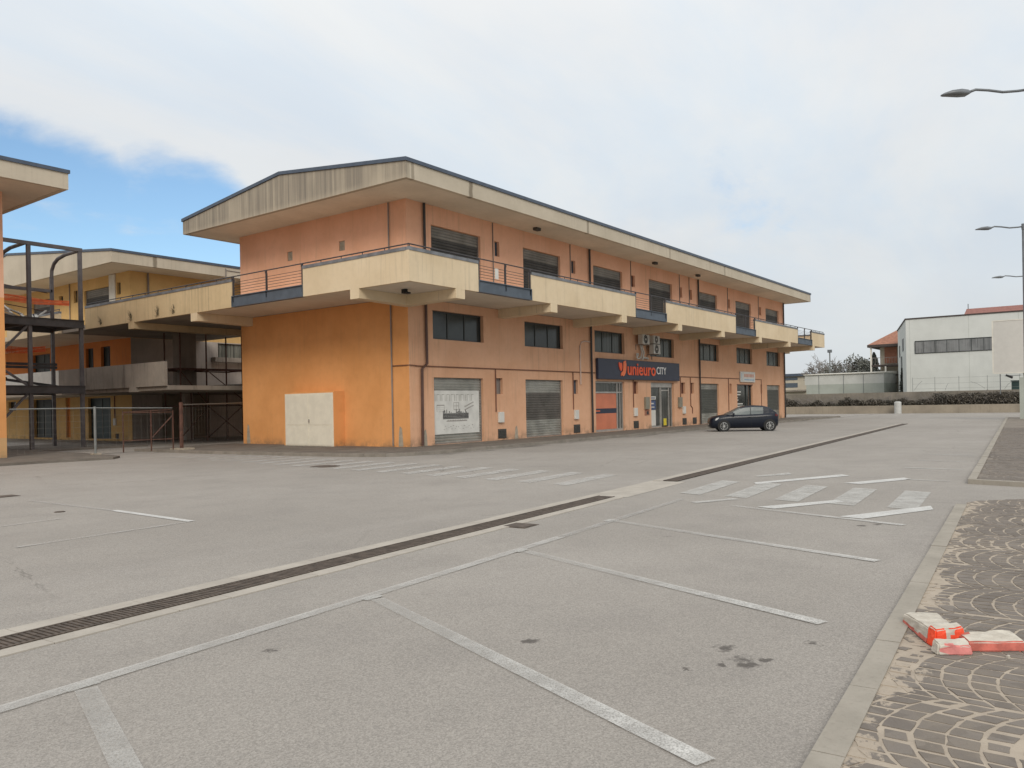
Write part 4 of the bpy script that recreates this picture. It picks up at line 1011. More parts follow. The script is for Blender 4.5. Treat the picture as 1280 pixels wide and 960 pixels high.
gt = thing('site_gate', (16.6, 30.0, 0), 'rusty framed site gate with diagonal brace beside the brown gate post', 'gate')
mb = MB()
for (x, y) in ((15.62, 30.32), (16.62, 30.1), (17.45, 29.95)): mb.bar((x, y, .1), (x, y, 1.7), .038)
for z in (.55, 1.62): mb.bar((15.62, 30.32, z), (17.45, 29.95, z), .03)
mb.bar((15.65, 30.3, 1.65), (17.4, 29.97, 1.72), .035); mb.bar((16.62, 30.1, .6), (17.45, 29.95, 1.5), .035)
mb.build('frame', M['rust'], gt)

# ------------------------------------------------------------------ car
def make_car():
    L = thing('parked_car', (0, 0, 0), 'dark navy hatchback parked nose to the kerb before the long shop building', 'car')
    paint = bpy.data.materials.new('navy_car_paint'); nt, b, _ = nodes(paint)
    b.inputs['Base Color'].default_value = (.006, .009, .018, 1); b.inputs['Roughness'].default_value = .35; b.inputs['Coat Weight'].default_value = .15; b.inputs['Specular IOR Level'].default_value = .3; b.inputs['Coat Roughness'].default_value = .08
    # stations: x, half width, z bottom, z shoulder(belt), z top centre of lower body
    st = [(1.985, .60, .34, .60, .66), (1.95, .73, .22, .68, .75), (1.82, .80, .19, .75, .83), (1.55, .845, .18, .82, .905), (1.2, .862, .18, .875, .96), (.85, .866, .18, .91, 1.0), (.5, .868, .18, .93, 1.01),
          (0, .868, .18, .945, 1.0), (-.6, .868, .18, .965, 1.01), (-1.1, .865, .18, .99, 1.02), (-1.42, .85, .20, 1.0, 1.04), (-1.66, .81, .24, .98, 1.03), (-1.79, .74, .30, .93, .99), (-1.83, .64, .38, .84, .90)]
    mb = MB(); sec = []
    for (x, w, zb, zs, zt) in st:
        half = [(0, zb), (w*.82, zb), (w*.96, zb+.10), (w, zb+(zs-zb)*.45), (w*.985, zb+(zs-zb)*.8), (w*.955, zs), (w*.80, zs+(zt-zs)*.6), (w*.4, zt-.005), (0, zt)]
        ring = [(x, y, z) for y, z in half]+[(x, -y, z) for y, z in half[-2:0:-1]]; sec.append(ring)
    n = len(sec[0]); vs = [p for r in sec for p in r]; fs = []
    for i in range(len(sec)-1):
        for j in range(n): fs.append((i*n+j, i*n+(j+1) % n, (i+1)*n+(j+1) % n, (i+1)*n+j))
    fs += [tuple(range(n)), tuple(range((len(sec)-1)*n, len(sec)*n))]
    mb.add(vs, fs); body = mb.build('body', paint, L, smooth=True)
    # cabin: windscreen foot .95 -> roof -> tailgate
    cab = [(1.05, .74, .97, .975), (.68, .78, .95, 1.17), (.30, .79, .95, 1.38), (.0, .79, .95, 1.45), (-.45, .785, .97, 1.485), (-.98, .77, .98, 1.455), (-1.30, .74, 1.0, 1.375), (-1.55, .71, 1.01, 1.19), (-1.76, .68, .99, 1.0)]
    mb = MB(); sec = []
    for (x, w, zs, zt) in cab:
        k = min(1, (zt-zs)/.45)
        half = [(w+.02, zs), (w-.015*k, zs+(zt-zs)*.40), (w-.06*k, zs+(zt-zs)*.80), (w-.14*k, zs+(zt-zs)*.94), (w*.5, zt-.004), (0, zt)]
        ring = [(x, y, z) for y, z in half]+[(x, -y, z) for y, z in half[-2::-1]]; sec.append(ring)
    n = len(sec[0]); vs = [p for r in sec for p in r]
    fs = []; fm = []
    for i in range(len(sec)-1):
        for j in range(n-1):
            side = j in (0, 1) or j in (n-2, n-3)
            glass = (side and 1 <= i <= 4) or (i in (0, 1) and not side and 1 < j < n-3) or (i >= 6 and not side and 2 < j < n-4)
            fs.append((i*n+j, i*n+j+1, (i+1)*n+j+1, (i+1)*n+j)); fm.append(1 if glass else 0)
    for f, m in zip(fs, fm): mb.add([vs[q] for q in f], [(0, 1, 2, 3)], m)
    cb = mb.build('cabin', [paint, M['glass_car']], L)
    mb = MB()
    for s in (1, -1):
        mb.bar((-.28, s*.803, .97), (-.28, s*.725, 1.39), .02, .10)
    split(mb, 'pillar', paint, cb)
    for (x, sy) in ((1.22, 1), (1.22, -1), (-1.32, 1), (-1.32, -1)):
        y = sy*.79
        mb = MB(); n = 24
        mb.tube([(x, sy*.60, .325), (x, sy*.872, .325)], .352, n); arch = mb.build('wheel_arch', M['black'], L)
        mb = MB(); mb.tube([(x, sy*.68, .31), (x, sy*.70, .31), (x, sy*.86, .31), (x, sy*.885, .31)], [.29, .31, .31, .285], n); w = mb.build('wheel', M['black'], L, smooth=False)
        mb = MB(); mb.tube([(x, sy*.86, .31), (x, sy*.892, .31)], .06, 10)
        for k in range(9):
            a = 2*math.pi*k/9; mb.bar((x+.05*math.cos(a), sy*.89, .31+.05*math.sin(a)), (x+.205*math.cos(a), sy*.889, .31+.205*math.sin(a)), .035, .012)
        mb.tube([(x+.205*math.cos(2*math.pi*i/20), sy*.889, .31+.205*math.sin(2*math.pi*i/20)) for i in range(21)], .016, 5)
        mb.build('rim', M['rim'], w)
    for s in (1, -1):
        mb = MB(); mb.hexa([(1.50, s*.82, .76), (1.90, s*.62, .70), (1.97, s*.66, .60), (1.62, s*.86, .66), (1.46, s*.80, .84), (1.88, s*.60, .76), (1.95, s*.62, .69), (1.56, s*.855, .78)]); mb.build('headlight', M['lens'], L)
        mb = MB(); mb.hexa([(-1.62, s*.80, .84), (-1.77, s*.72, .84), (-1.80, s*.74, .84), (-1.64, s*.83, .84), (-1.62, s*.78, .98), (-1.76, s*.70, .96), (-1.79, s*.72, .95), (-1.64, s*.81, .97)]); mb.build('tail_light', M['taill'], L)
        mb = MB(); mb.hexa([(.62, s*.86, .94), (.74, s*.86, .95), (.76, s*1.0, .96), (.64, s*1.02, .95), (.62, s*.86, 1.06), (.72, s*.86, 1.05), (.73, s*.99, 1.04), (.63, s*1.01, 1.06)]); mb.build('wing_mirror', paint, L, bevel=.02)
        mb = MB()
        for x in (.74, -.30): mb.bar((x, s*.872, .28), (x-.02, s*.855, .90), .008, .006)
        mb.bar((.55, s*.876, .74), (-.95, s*.872, .80), .01, .012)
        split(mb, 'door_seam', M['black'], L)
        mb = MB(); mb.bar((-.12, s*.878, .80), (-.28, s*.876, .81), .02, .03); mb.bar((-1.02, s*.876, .83), (-1.16, s*.872, .84), .02, .03); split(mb, 'door_handle', paint, L)
    mb = MB(); mb.box(1.958, 1.999, -.42, .42, .34, .50); mb.build('grille', M['black'], L)
    mb = MB(); mb.box(2.0, 2.006, -.26, .26, .37, .47); mb.build('number_plate', M['plastic_w'], L)
    return L
M['rim'] = mat_plain('alloy_wheel', (.42, .42, .41), .4, .6)
M['lens'] = mat_plain('headlamp_lens', (.62, .62, .60), .15)
M['taill'] = mat_plain('red_lens', (.10, .010, .010), .2)
car = make_car()
def xform(o, loc, rz): o.location = loc; o.rotation_euler = (0, 0, rz); o.scale = (.92, .92, .92)
hd = math.atan2(.875, -.483)
xform(car, (41.5, 15.5, 0), hd)

# ------------------------------------------------------------------ broken barrier blocks on the cobbles
def rubble(pts_bot, pts_top, split, mats, label, cut=2, seed=1, loc=(0, 0, 0)):
    bm = bmesh.new(); z0 = .032
    vb = [bm.verts.new((x, y, z0)) for x, y in pts_bot]; vt = [bm.verts.new((x, y, z0+h)) for x, y, h in pts_top]; n = len(vb)
    bm.faces.new(vb[::-1]); top = bm.faces.new(vt)
    for i in range(n): bm.faces.new((vb[i], vb[(i+1) % n], vt[(i+1) % n], vt[i]))
    for f in bm.faces: f.material_index = 0
    bm.normal_update()
    bmesh.ops.bevel(bm, geom=list(bm.edges), offset=.009, segments=2, affect='EDGES')
    bmesh.ops.subdivide_edges(bm, edges=[e for e in bm.edges if e.calc_length() > .05], cuts=5, use_grid_fill=True)
    bmesh.ops.triangulate(bm, faces=[f for f in bm.faces if len(f.verts) > 4])
    from mathutils import noise as N
    for v in bm.verts:
        v.co += Vector((N.noise(v.co*14), N.noise(v.co*14+Vector((9, 0, 0))), N.noise(v.co*14+Vector((0, 7, 0)))))*.007*(1 if v.co.z > z0+.01 else .3)+Vector((N.noise(v.co*45), N.noise(v.co*45+Vector((3, 0, 0))), N.noise(v.co*45+Vector((0, 3, 0)))))*.005*(1 if v.co.z > z0+.01 else .3)
    for f in bm.faces:
        c = f.calc_center_median(); c = c+Vector((N.noise(c*22), N.noise(c*22+Vector((5, 0, 0))), N.noise(c*22+Vector((0, 5, 0)))))*.016; f.material_index = split(c, f.normal)
    me = bpy.data.meshes.new('barrier_fragment'); 
    cx = sum(v.co.x for v in bm.verts)/len(bm.verts); cy = sum(v.co.y for v in bm.verts)/len(bm.verts)
    for v in bm.verts: v.co -= Vector((cx, cy, z0))
    bm.normal_update(); bm.to_mesh(me); bm.free()
    for m in mats: me.materials.append(m)
    o = bpy.data.objects.new('barrier_fragment', me); col.objects.link(o); o.location = (cx, cy, z0)
    return tag(o, label, 'concrete block', 'broken barrier pieces on the cobbles')
rc, rr, rp, ro = M['rub_conc'], M['rub_red'], M['rub_pink'], M['rub_org']
# 1: tilted slab by the kerb, painted along its foot and end
rubble([(6.22, 1.19), (5.76, .96), (5.91, .80), (6.36, .98)], [(6.22, 1.18, .075), (5.80, .95, .10), (5.93, .82, .10), (6.35, .98, .075)],
       lambda c, n: 1 if (c.z < .062 and n.z < .5 and (n.x < -.2 or n.y > .2)) else 0, [rc, rr], 'upright pale concrete fragment nearest the kerb with a red painted foot')
# 2: orange face piece with grey band
rubble([(5.77, .965), (5.70, .90), (5.87, .74), (5.94, .80)], [(5.78, .955, .125), (5.73, .90, .115), (5.88, .755, .115), (5.93, .80, .13)],
       lambda c, n: 0 if (abs((c.x-5.80)*.7-(c.y-.84)*.72) < .024 or n.z > .7) else 1, [rc, ro], 'small bright orange red fragment leaning on the pale block nearest the kerb')
# 3: pink low piece in front
rubble([(5.62, .915), (5.54, .86), (5.66, .68), (5.78, .735)], [(5.62, .90, .085), (5.56, .855, .07), (5.67, .695, .055), (5.77, .735, .075)],
       lambda c, n: 1 if c.y < .82 and (n.z < .75 or c.x < 5.63) else 0, [rc, rp], 'low pink faced fragment lying in front of the other broken pieces')
# 4: long slab on the right
rubble([(5.86, .80), (5.72, .72), (5.92, .42), (6.12, .52)], [(5.86, .79, .08), (5.73, .715, .065), (5.93, .43, .065), (6.11, .52, .08)],
       lambda c, n: 1 if (n.x < -.25 and n.z < .6) or c.y > .745 else 0, [rc, rr], 'longest pale fragment on the right with a red painted side')
for i, (x, y, s, m, lab) in enumerate(((5.93, .79, .035, rr, 'tiny red chip between the larger broken pieces'), (5.83, .83, .03, rc, 'tiny pale crumb beside the orange fragment'), (5.72, .50, .012, rc, 'crumb of concrete at the foot of the longest fragment'))):
    mb = MB(); rnd = random.Random(i); P = [(x+s*math.cos(a)*rnd.uniform(.7, 1.2), y+s*math.sin(a)*rnd.uniform(.7, 1.2)) for a in (0, 1.1, 2.2, 3.2, 4.2, 5.3)]
    mb.prism(P, .032, .032+s*1.5); tag(mb.build('barrier_fragment', m), lab, 'concrete chip', 'broken barrier pieces on the cobbles')

# ------------------------------------------------------------------ street lamps
def street_lamp(x, y, label):
    t = thing('street_lamp', (x, y, 0), label, 'street lamp', 'tall street lamps along the right hand kerb')
    mb = MB(); mb.tube([(x, y, 0), (x, y, 1.2), (x, y, 9.02)], [.09, .08, .055], 10); mb.tube([(x, y, 8.8), (x, y, 9.05)], .07, 10); mb.build('pole', M['lamp'], t)
    d = Vector((-.60, .80, 0)).normalized(); mb = MB()
    P = [(0, 8.93), (.25, 8.90), (.6, 8.88), (.95, 8.93), (1.25, 8.95), (1.45, 8.88)]
    mb.tube([Vector((x, y, 0))+d*a+Vector((0, 0, z)) for a, z in P], .032, 8); mb.build('arm', M['lamp'], t, smooth=True)
    mb = MB(); s = Vector((d.y, -d.x, 0)); O = Vector((x, y, 0))
    secs = [(1.38, .04, 8.86, 8.91), (1.46, .10, 8.82, 8.93), (1.62, .13, 8.82, 8.945), (1.85, .12, 8.83, 8.92), (2.02, .07, 8.82, 8.87), (2.08, .03, 8.82, 8.84)]
    vs = []
    for a, w, z0, z1 in secs:
        c = O+d*a; vs += [c-s*w+Vector((0, 0, z0)), c+s*w+Vector((0, 0, z0)), c+s*w*.7+Vector((0, 0, z1)), c-s*w*.7+Vector((0, 0, z1))]
    fs = [(i*4+j, i*4+(j+1) % 4, i*4+4+(j+1) % 4, i*4+4+j) for i in range(len(secs)-1) for j in range(4)]+[(0, 1, 2, 3), tuple(len(vs)-4+k for k in range(4))]
    mb.add(vs, fs); mb.build('lamp_head', M['lamp'], t, smooth=True)
street_lamp(22.70, 1.36, 'nearest grey street lamp with its curved arm high at the right edge')
street_lamp(41.0, 2.72, 'second grey street lamp whose pole shows above the red roof at the right edge')
street_lamp(58.1, 3.78, 'farthest and smallest street lamp of the row at the right edge')

# ------------------------------------------------------------------ billboard
bb = thing('billboard', (60.9, 3.6, 0), 'large blank white billboard on a grey column at the right edge', 'billboard')
mb = MB(); mb.box(60.7, 60.95, 1.0, 5.80, 3.1, 6.45); mb.build('panel', M['board'], bb)
mb = MB()
for a in ((60.68, 60.97, 5.801, 5.88, 3.06, 6.50), (60.68, 60.97, .92, .999, 3.06, 6.50), (60.68, 60.97, 1.0, 5.80, 6.451, 6.52), (60.68, 60.97, 1.0, 5.80, 3.03, 3.099)): mb.box(*a)
split(mb, 'panel_frame', M['white'], bb)
mb = MB(); mb.box(60.75, 61.15, 3.5, 4.41, 0, 2.75); mb.box(60.8, 61.0, 3.6, 4.2, 2.751, 3.029); mb.build('column', M['galv2'] if 'galv2' in M else M['shed_low'], bb)
mb = MB(); mb.bar((60.85, 5.47, 3.0), (60.85, 5.47, 1.7), .05); mb.bar((60.8, 4.3, 2.9), (60.8, 5.2, 2.88), .04); split(mb, 'strut', M['lamp'], bb)
mb = MB(); mb.hexa([(60.6, 4.8, 2.68), (60.85, 4.8, 2.68), (60.85, 5.15, 2.86), (60.6, 5.15, 2.86), (60.6, 4.74, 2.82), (60.85, 4.74, 2.82), (60.85, 5.12, 2.98), (60.6, 5.12, 2.98)]); mb.build('floodlight', M['black'], bb)

# ------------------------------------------------------------------ far side: walls, plants, buildings
mb = MB(); mb.box(86.6, 87.0, -30, 60, -.05, .80); 
tag(mb.build('low_wall', M['wall_low']), 'low pale retaining wall along the far end of the lot', 'wall')
mb = MB(); mb.box(88.2, 88.6, -30, 60, -.05, 2.13)
tag(mb.build('boundary_wall', M['wall_old']), 'taller stained boundary wall standing behind the bramble strip', 'wall')
def leaves(mb, n, vol, size, rnd):
    for i in range(n):
        p = vol(rnd)
        if p is None: continue
        a = Vector((rnd.gauss(0, 1), rnd.gauss(0, 1), rnd.gauss(0, 1))).normalized(); b = a.orthogonal().normalized(); c = a.cross(b)
        s = size*rnd.uniform(.5, 1.3); p = Vector(p); mb.add([p-b*s, p+c*s*.6, p+b*s, p-c*s*.6], [(0, 1, 2, 3)])
from mathutils import noise as NZ
def bramble_vol(rnd):
    y = rnd.uniform(4.5, 31); x = rnd.uniform(86.7, 88.15)
    h = .85+.8*(NZ.noise(Vector((y*.45, 3, 0)))+.40)+.45*NZ.noise(Vector((y*1.7, 5, 0)))
    if y < 13.5: h = 1.75+.35*NZ.noise(Vector((y*.8, 1, 0)))
    if h < .82: return None
    return (x, y, .5+rnd.random()**.7*(h-.5+.15))
mb = MB(); leaves(mb, 26000, bramble_vol, .09, random.Random(4)); o = mb.build('bramble_strip', M['leaf']); o['kind'] = 'stuff'; tag(o, 'dark bramble growth between the low wall and the boundary wall', 'brambles')
mb = MB()
rnd = random.Random(8)
for i in range(420):
    y = rnd.uniform(5, 31); x = rnd.uniform(86.8, 88.1); a = rnd.uniform(-1, 1); L = rnd.uniform(.4, 1.3)
    p = Vector((x, y, rnd.uniform(.7, 1.4))); q = p+Vector((rnd.uniform(-.3, .1), math.sin(a)*L, math.cos(a)*L*.7)); r_ = q+Vector((rnd.uniform(-.2, .2), math.sin(a)*L*.6, -.1*L))
    mb.tube([p, q, r_], [.02, .013, .006], 4, cap=False)
o = mb.build('bramble_canes', M['twig']); o['kind'] = 'stuff'; tag(o, 'dry brown canes sticking out of the bramble strip', 'brambles')
# fence on the boundary wall
ff = thing('wire_fence', (88.4, 13, 2.13), 'thin wire fence on top of the boundary wall before the white hall', 'fence')
mb = MB(); ys = (15.5, 13.5, 11.4, 9.0, 6.4, 4)
for y in ys: mb.tube([(88.4, y, 2.1), (88.4, y, 3.55)], .022, 5)
split(mb, 'post', M['galv'], ff)
mb = MB()
for z in (2.4, 2.9, 3.45): mb.tube([(88.4, 15.5, z), (88.4, 4, z)], .008, 4)
for (a, b) in (((15.4, 2.2), (14.6, 3.2)), ((10.4, 3.0), (9.2, 2.3)), ((12.6, 2.2), (12.3, 2.9)), ((7.6, 2.2), (7.0, 2.9))): mb.tube([(88.3, a[0], a[1]), (88.3, (a[0]+b[0])/2, (a[1]+b[1])/2+.1), (88.3, b[0], b[1])], .014, 4)
split(mb, 'wire', M['galv'], ff)
# bollard and dark post
mb = MB(); mb.tube([(85.6, 16.37, 0), (85.6, 16.37, 1.08), (85.6, 16.37, 1.15), (85.6, 16.37, 1.2)], [.33, .33, .30, .16], 16); tag(mb.build('bollard', M['bollard'], smooth=False), 'pale rounded cylinder standing before the far wall', 'bollard')
# white hall
def poly_build(mb, P, z0, z1, m=0, ztop=None):
    n = len(P); zt = ztop or [z1]*n
    vs = [(x, y, z0) for x, y in P]+[(P[i][0], P[i][1], zt[i]) for i in range(n)]
    mb.add(vs, [tuple(range(n-1, -1, -1)), tuple(range(n, 2*n))]+[(i, (i+1) % n, n+(i+1) % n, n+i) for i in range(n)], m)
H = thing('industrial_hall', (105, 5, 0), 'white flat roofed industrial hall with a long strip window beyond the wall', 'building')
P = [(97, 17.60), (97, -25), (125, -25), (125, 22), (113, 21.46)]
mb = MB(); poly_build(mb, P, -.03, 10.18); mb.build('wall', M['ind_white'], H)
mb = MB(); Q = [(96.93, 17.66), (96.93, -25.1), (125.1, -25.1), (125.1, 22.1), (112.95, 21.54)]; poly_build(mb, Q, 10.181, 10.32); mb.build('roof_trim', M['darkwood'], H)
HF = Fr((97, 0), (0, 1), (-1, 0))
mb = MB(); mb.fbox(HF, 2.0, 16.65, 6.42, 7.68, .001, .04); fh = mb.build('strip_window', M['glass_grey'], H)
mb = MB(); mb.fbox(HF, 1.98, 16.7, 7.681, 7.76, .001, .08); mb.fbox(HF, 1.98, 16.7, 6.36, 6.419, .001, .08); mb.fbox(HF, 16.651, 16.72, 6.42, 7.68, .001, .08)
for i in range(12): mb.fbox(HF, 3.2+i*1.15, 3.25+i*1.15, 6.42, 7.68, .041, .06)
mb.build('frame', M['frame'], fh)
mb = MB()
for y in (17.2, 11.5, 7): mb.fbox(HF, y-.012, y+.012, 0, 10.15, .001, .006)
split(mb, 'panel_joint', M['shed_low'], H)
dv = Vector((113-97, 21.46-17.60, 0)).normalized(); HS = Fr((97, 17.60), (dv.x, dv.y), (-dv.y, dv.x))
mb = MB(); mb.fbox(HS, 4.2, 6.4, 7.0, 8.4, .001, .05); mb.fbox(HS, 11.5, 13, 6.6, 8, .001, .05); mb.fbox(HS, 7.5, 9.5, 0, 6.5, .001, .06); split(mb, 'window', M['frame'], H)
H2 = thing('red_roofed_hall', (140, 2, 0), 'building with a long faded red roof rising behind the white hall', 'building')
mb = MB(); mb.box(128, 160, -30, 15.4, -.03, 12.6); mb.build('wall', M['shed'], H2)
mb = MB(); mb.hexa([(127.5, -30.5, 12.6), (160.5, -30.5, 12.6), (160.5, 15.8, 12.6), (127.5, 15.8, 12.6), (129, -30.5, 13.9), (150, -30.5, 13.9), (150, 15.5, 13.9), (129, 15.5, 13.9)]); mb.build('roof', M['tile_red'], H2)
mb = MB(); mb.tube([(129, 15.3, 13.9), (129, 15.3, 14.6)], .06, 5); mb.build('aerial', M['lamp'], H2)
# teal glazed lean-to near the billboard
mb = MB(); mb.box(92, 94, 2, 7.3, -.03, 2.95); mb.box(91.9, 94.1, 1.9, 7.4, 2.951, 3.05)
for i in range(6): mb.box(91.95, 91.999, 2+i*1.05, 2.08+i*1.05, 0, 2.95)
tag(mb.build('green_shed', M['glass_teal']), 'low dark teal shed seen under the billboard beyond the wall', 'shed')
# house with orange hip roof
Ho = thing('house', (124, 24.5, 0), 'small house with an orange hip roof and balcony beside the white hall', 'house')
mb = MB(); mb.box(120.5, 132, 21.0, 25.2, -.03, 9.0); mb.build('wall', M['cream_far'], Ho)
mb = MB(); mb.box(120.42, 120.49, 23.0, 24.6, 6.35, 8.6); mb.build('terracotta_panel', M['terra'], Ho)
mb = MB()
X0, X1, Y0, Y1 = 118.6, 134, 19.5, 26.4
mb.hexa([(X0, Y0, 8.95), (X1, Y0, 8.95), (X1, Y1, 8.95), (X0, Y1, 8.95), (123.5, 22.2, 11.2), (129, 22.2, 11.2), (129, 23.4, 11.2), (123.5, 23.4, 11.2)]); rf = mb.build('roof', M['tile'], Ho)
mb = MB(); mb.box(X0-.05, X1+.05, Y0-.05, Y1+.05, 8.6, 8.949); mb.build('eave', M['darkwood'], rf)
mb = MB(); mb.box(118.9, 120.49, 21, 26.0, 5.9, 6.15); bl = mb.build('balcony', M['darkwood'], Ho)
mb = MB()
for i in range(14): mb.bar((118.95, 21.2+i*.36, 6.15), (118.95, 21.2+i*.36, 7.1), .04)
mb.bar((118.95, 21.1, 7.12), (118.95, 25.95, 7.12), .06); mb.build('balcony_rail', M['pipe_grey'], bl)
mb = MB(); mb.bar((119.0, 26.05, 0), (119.0, 26.05, 8.6), .2); mb.bar((119.0, 24.2, 0), (119.0, 24.2, 5.9), .2); split(mb, 'column', M['white'], Ho)
mb = MB(); mb.box(120.44, 120.49, 21.4, 22.4, 3.2, 4.5); mb.box(120.44, 120.49, 22.6, 23.8, .1, 2.2); split(mb, 'window', M['frame'], Ho)
mb = MB(); mb.fbox(Fr((119.3, 0), (0, 1), (-1, 0)), 22.2, 24.2, 4.6, 4.7, 0, .1); mb.fbox(Fr((119.3, 0), (0, 1), (-1, 0)), 22.2, 24.2, 3.5, 3.6, 0, .1); split(mb, 'rail', M['darkwood'], Ho)
# pale shed
Sh = thing('long_shed', (116, 28, 0), 'long low pale shed with a grey green lower half beyond the wall', 'shed')
mb = MB(); mb.box(112.001, 120, 23.02, 33.1, 3.521, 4.85); mb.build('upper_cladding', M['shed'], Sh)
mb = MB(); mb.box(112, 120, 23.0, 32.9, -.03, 3.52); mb.build('lower_cladding', M['shed_low'], Sh)
mb = MB(); mb.hexa([(111.8, 22.9, 4.851), (120.2, 22.9, 4.851), (120.2, 33.2, 4.851), (111.8, 33.2, 4.851), (111.8, 22.9, 4.95), (120.2, 22.9, 5.25), (120.2, 33.2, 5.25), (111.8, 33.2, 4.95)]); mb.build('roof', M['white'], Sh)
mb = MB()
for y in (25.5, 28, 31.2): mb.box(111.97, 111.995, y, y+.05, 0, 4.8)
split(mb, 'gutter_pipe', M['lamp'], Sh)
# distant apartment block
Ap = thing('apartment_block', (176, 54, 0), 'distant pale block with blue windows half hidden by the main building', 'building')
mb = MB(); mb.box(170, 182, 49.9, 70, -.03, 6.4); mb.build('wall', M['cream_far'], Ap)
mb = MB(); mb.box(169.5, 182.5, 49.4, 70.5, 6.4, 6.95); mb.build('roof', M['flash'], Ap)
mb = MB(); mb.box(169.95, 169.995, 51.7, 60, 4.05, 5.0); mb.box(169.95, 169.995, 51.7, 60, 5.6, 6.2); split(mb, 'window_band', M['blue_metal'], Ap)
mb = MB(); mb.box(169.2, 170.05, 49.8, 70, 3.2, 3.55); mb.build('balcony', M['grey_conc'], Ap)

# trees
def bare_tree(x, y, H_, W_, label, seed, mat='twig', dens=1.0, group=None):
    rnd = random.Random(seed); t = thing('bare_tree', (x, y, 0), label, 'tree')
    tr = MB(); tr.tube([(x, y, 0), (x+.1, y+.1, H_*.25), (x, y, H_*.42)], [.28, .22, .16], 7); tr.build('trunk', M[mat], t)
    cr = MB()
    def grow(p, d, L, r, lev):
        q = p+d*L*.5+Vector((rnd.uniform(-1, 1), rnd.uniform(-1, 1), rnd.uniform(-.3, .6)))*L*.08; e = p+d*L
        cr.tube([p, q, e], [r, r*.8, r*.6], 4 if lev > 1 else 5, cap=False)
        if lev >= 6: return
        for k in range(3 if lev < 4 else int(3*dens+.5)):
            nd = (d+Vector((rnd.gauss(0, 1), rnd.gauss(0, 1), rnd.gauss(.15, .7)))*.55); nd.normalize()
            grow(p.lerp(e, rnd.uniform(.45, 1)), nd, L*rnd.uniform(.6, .82), max(.03, r*.6), lev+1)
    for k in range(6):
        a = k*1.05+rnd.uniform(-.3, .3); d = Vector((math.cos(a)*W_/H_*1.2, math.sin(a)*W_/H_*1.2, rnd.uniform(.6, 1.2))).normalized()
        grow(Vector((x, y, H_*rnd.uniform(.22, .42))), d, H_*.26, .10, 1)
    cr.build('crown', M[mat], t); return t
bare_tree(150, 38.4, 10.4, 10, 'bare grey brown tree with a rounded crown above the pale shed', 3)
bare_tree(156, 42.3, 9.2, 8, 'smaller bare tree at the left of the rounded one above the shed roof', 11)
def leafy_tree(name, x, y, H_, W_, label, mat, n, size, seed, cone=False, trunk=True):
    rnd = random.Random(seed); t = thing(name, (x, y, 0), label, 'tree')
    tr = MB(); tr.tube([(x, y, 0), (x, y, H_*.6)], [.25, .08], 6); tr.build('trunk', M['twig'], t)
    cl = [(rnd.gauss(0, .33), rnd.gauss(0, .33), rnd.uniform(.3, .95), rnd.uniform(.18, .32)) for _ in range(22)]
    def vol(r):
        if cone:
            h = r.random()**.8; w = W_/2*(1-h)**.75*(.75+.25*math.sin(h*22+3*r.random())); a = r.uniform(0, 6.28); q = w*r.random()**.4
            return (x+q*math.cos(a), y+q*math.sin(a), H_*(.08+.92*h))
        c = r.choice(cl); v = Vector((r.gauss(0, 1), r.gauss(0, 1), r.gauss(0, 1))).normalized()*c[3]*r.random()**.35
        k = math.sin(math.pi*min(1, c[2]*.9))**.6
        return (x+(c[0]*k+v.x)*W_, y+(c[1]*k+v.y)*W_, H_*(c[2]*.85+v.z*.6))
    mb = MB(); leaves(mb, n, vol, size, rnd); mb.build('crown', M[mat], t); return t
leafy_tree('evergreen_tree', 146, 34.0, 9.6, 6.0, 'dull green round evergreen at the right of the bare trees', 'ever', 5000, .22, 5)
leafy_tree('conifer', 141, 30.4, 9.0, 4.4, 'dark pointed conifer between the evergreen and the orange roofed house', 'cyp', 4200, .2, 6, True)
leafy_tree('cypress', 104, 19.35, 5.0, 1.1, 'thin dark cypress at the corner of the white hall', 'cyp', 1800, .14, 7, True)
fp = thing('floodlight_pole', (130, 34.5, 0), 'pale floodlight pole rising in front of the bare trees', 'pole')
mb = MB(); mb.tube([(130, 34.5, 0), (130, 34.5, 9.0)], .10, 6); mb.build('pole', M['galv'], fp)
mb = MB(); mb.box(129.8, 130.2, 34.2, 34.8, 8.8, 9.25); mb.build('lamp_head', M['lamp'], fp)
mb = MB(); mb.tube([(131, 32.3, 0), (131, 32.3, 7.3)], .07, 6); tag(mb.build('utility_pole', M['galv']), 'thin bare pole before the evergreen tree above the shed', 'pole')

# ------------------------------------------------------------------ sky and light
SUN_EL = R(33)
sd = Vector((-.80, -.60, 0)).normalized(); sunv = Vector((sd.x*math.cos(SUN_EL), sd.y*math.cos(SUN_EL), math.sin(SUN_EL)))
w = bpy.data.worlds.new('World'); sc.world = w; w.use_nodes = True; nt = w.node_tree
for n_ in list(nt.nodes): nt.nodes.remove(n_)
n = NB(nt); out = n.new('ShaderNodeOutputWorld'); bg = n.new('ShaderNodeBackground'); n.link(bg.outputs[0], out.inputs[0])
sky = n.new('ShaderNodeTexSky', sky_type='NISHITA'); sky.sun_disc = False; sky.sun_elevation = SUN_EL; sky.sun_rotation = math.atan2(sunv.x, sunv.y)
sky.air_density = 1.0; sky.dust_density = 1.2; sky.ozone_density = 1.2
tc = n.new('ShaderNodeTexCoord').outputs['Generated']
xyz = n.sep(tc); zz = n.math('MAXIMUM', xyz[2], 0.0)
den = n.math('ADD', zz, .22)
flat = n.comb(n.math('DIVIDE', xyz[0], den), n.math('DIVIDE', xyz[1], den), 0.0)
c1 = n.noise(n.mapped(flat, (1.0, 1.15, 1), (0, 0, R(25))), 1.5, 9, .6, .25)
c2 = n.noise(n.mapped(flat, (1, 1.3, 1), (0, 0, R(-35)), (3.1, 1.7, 0)), 1.1, 7, .55, .2)
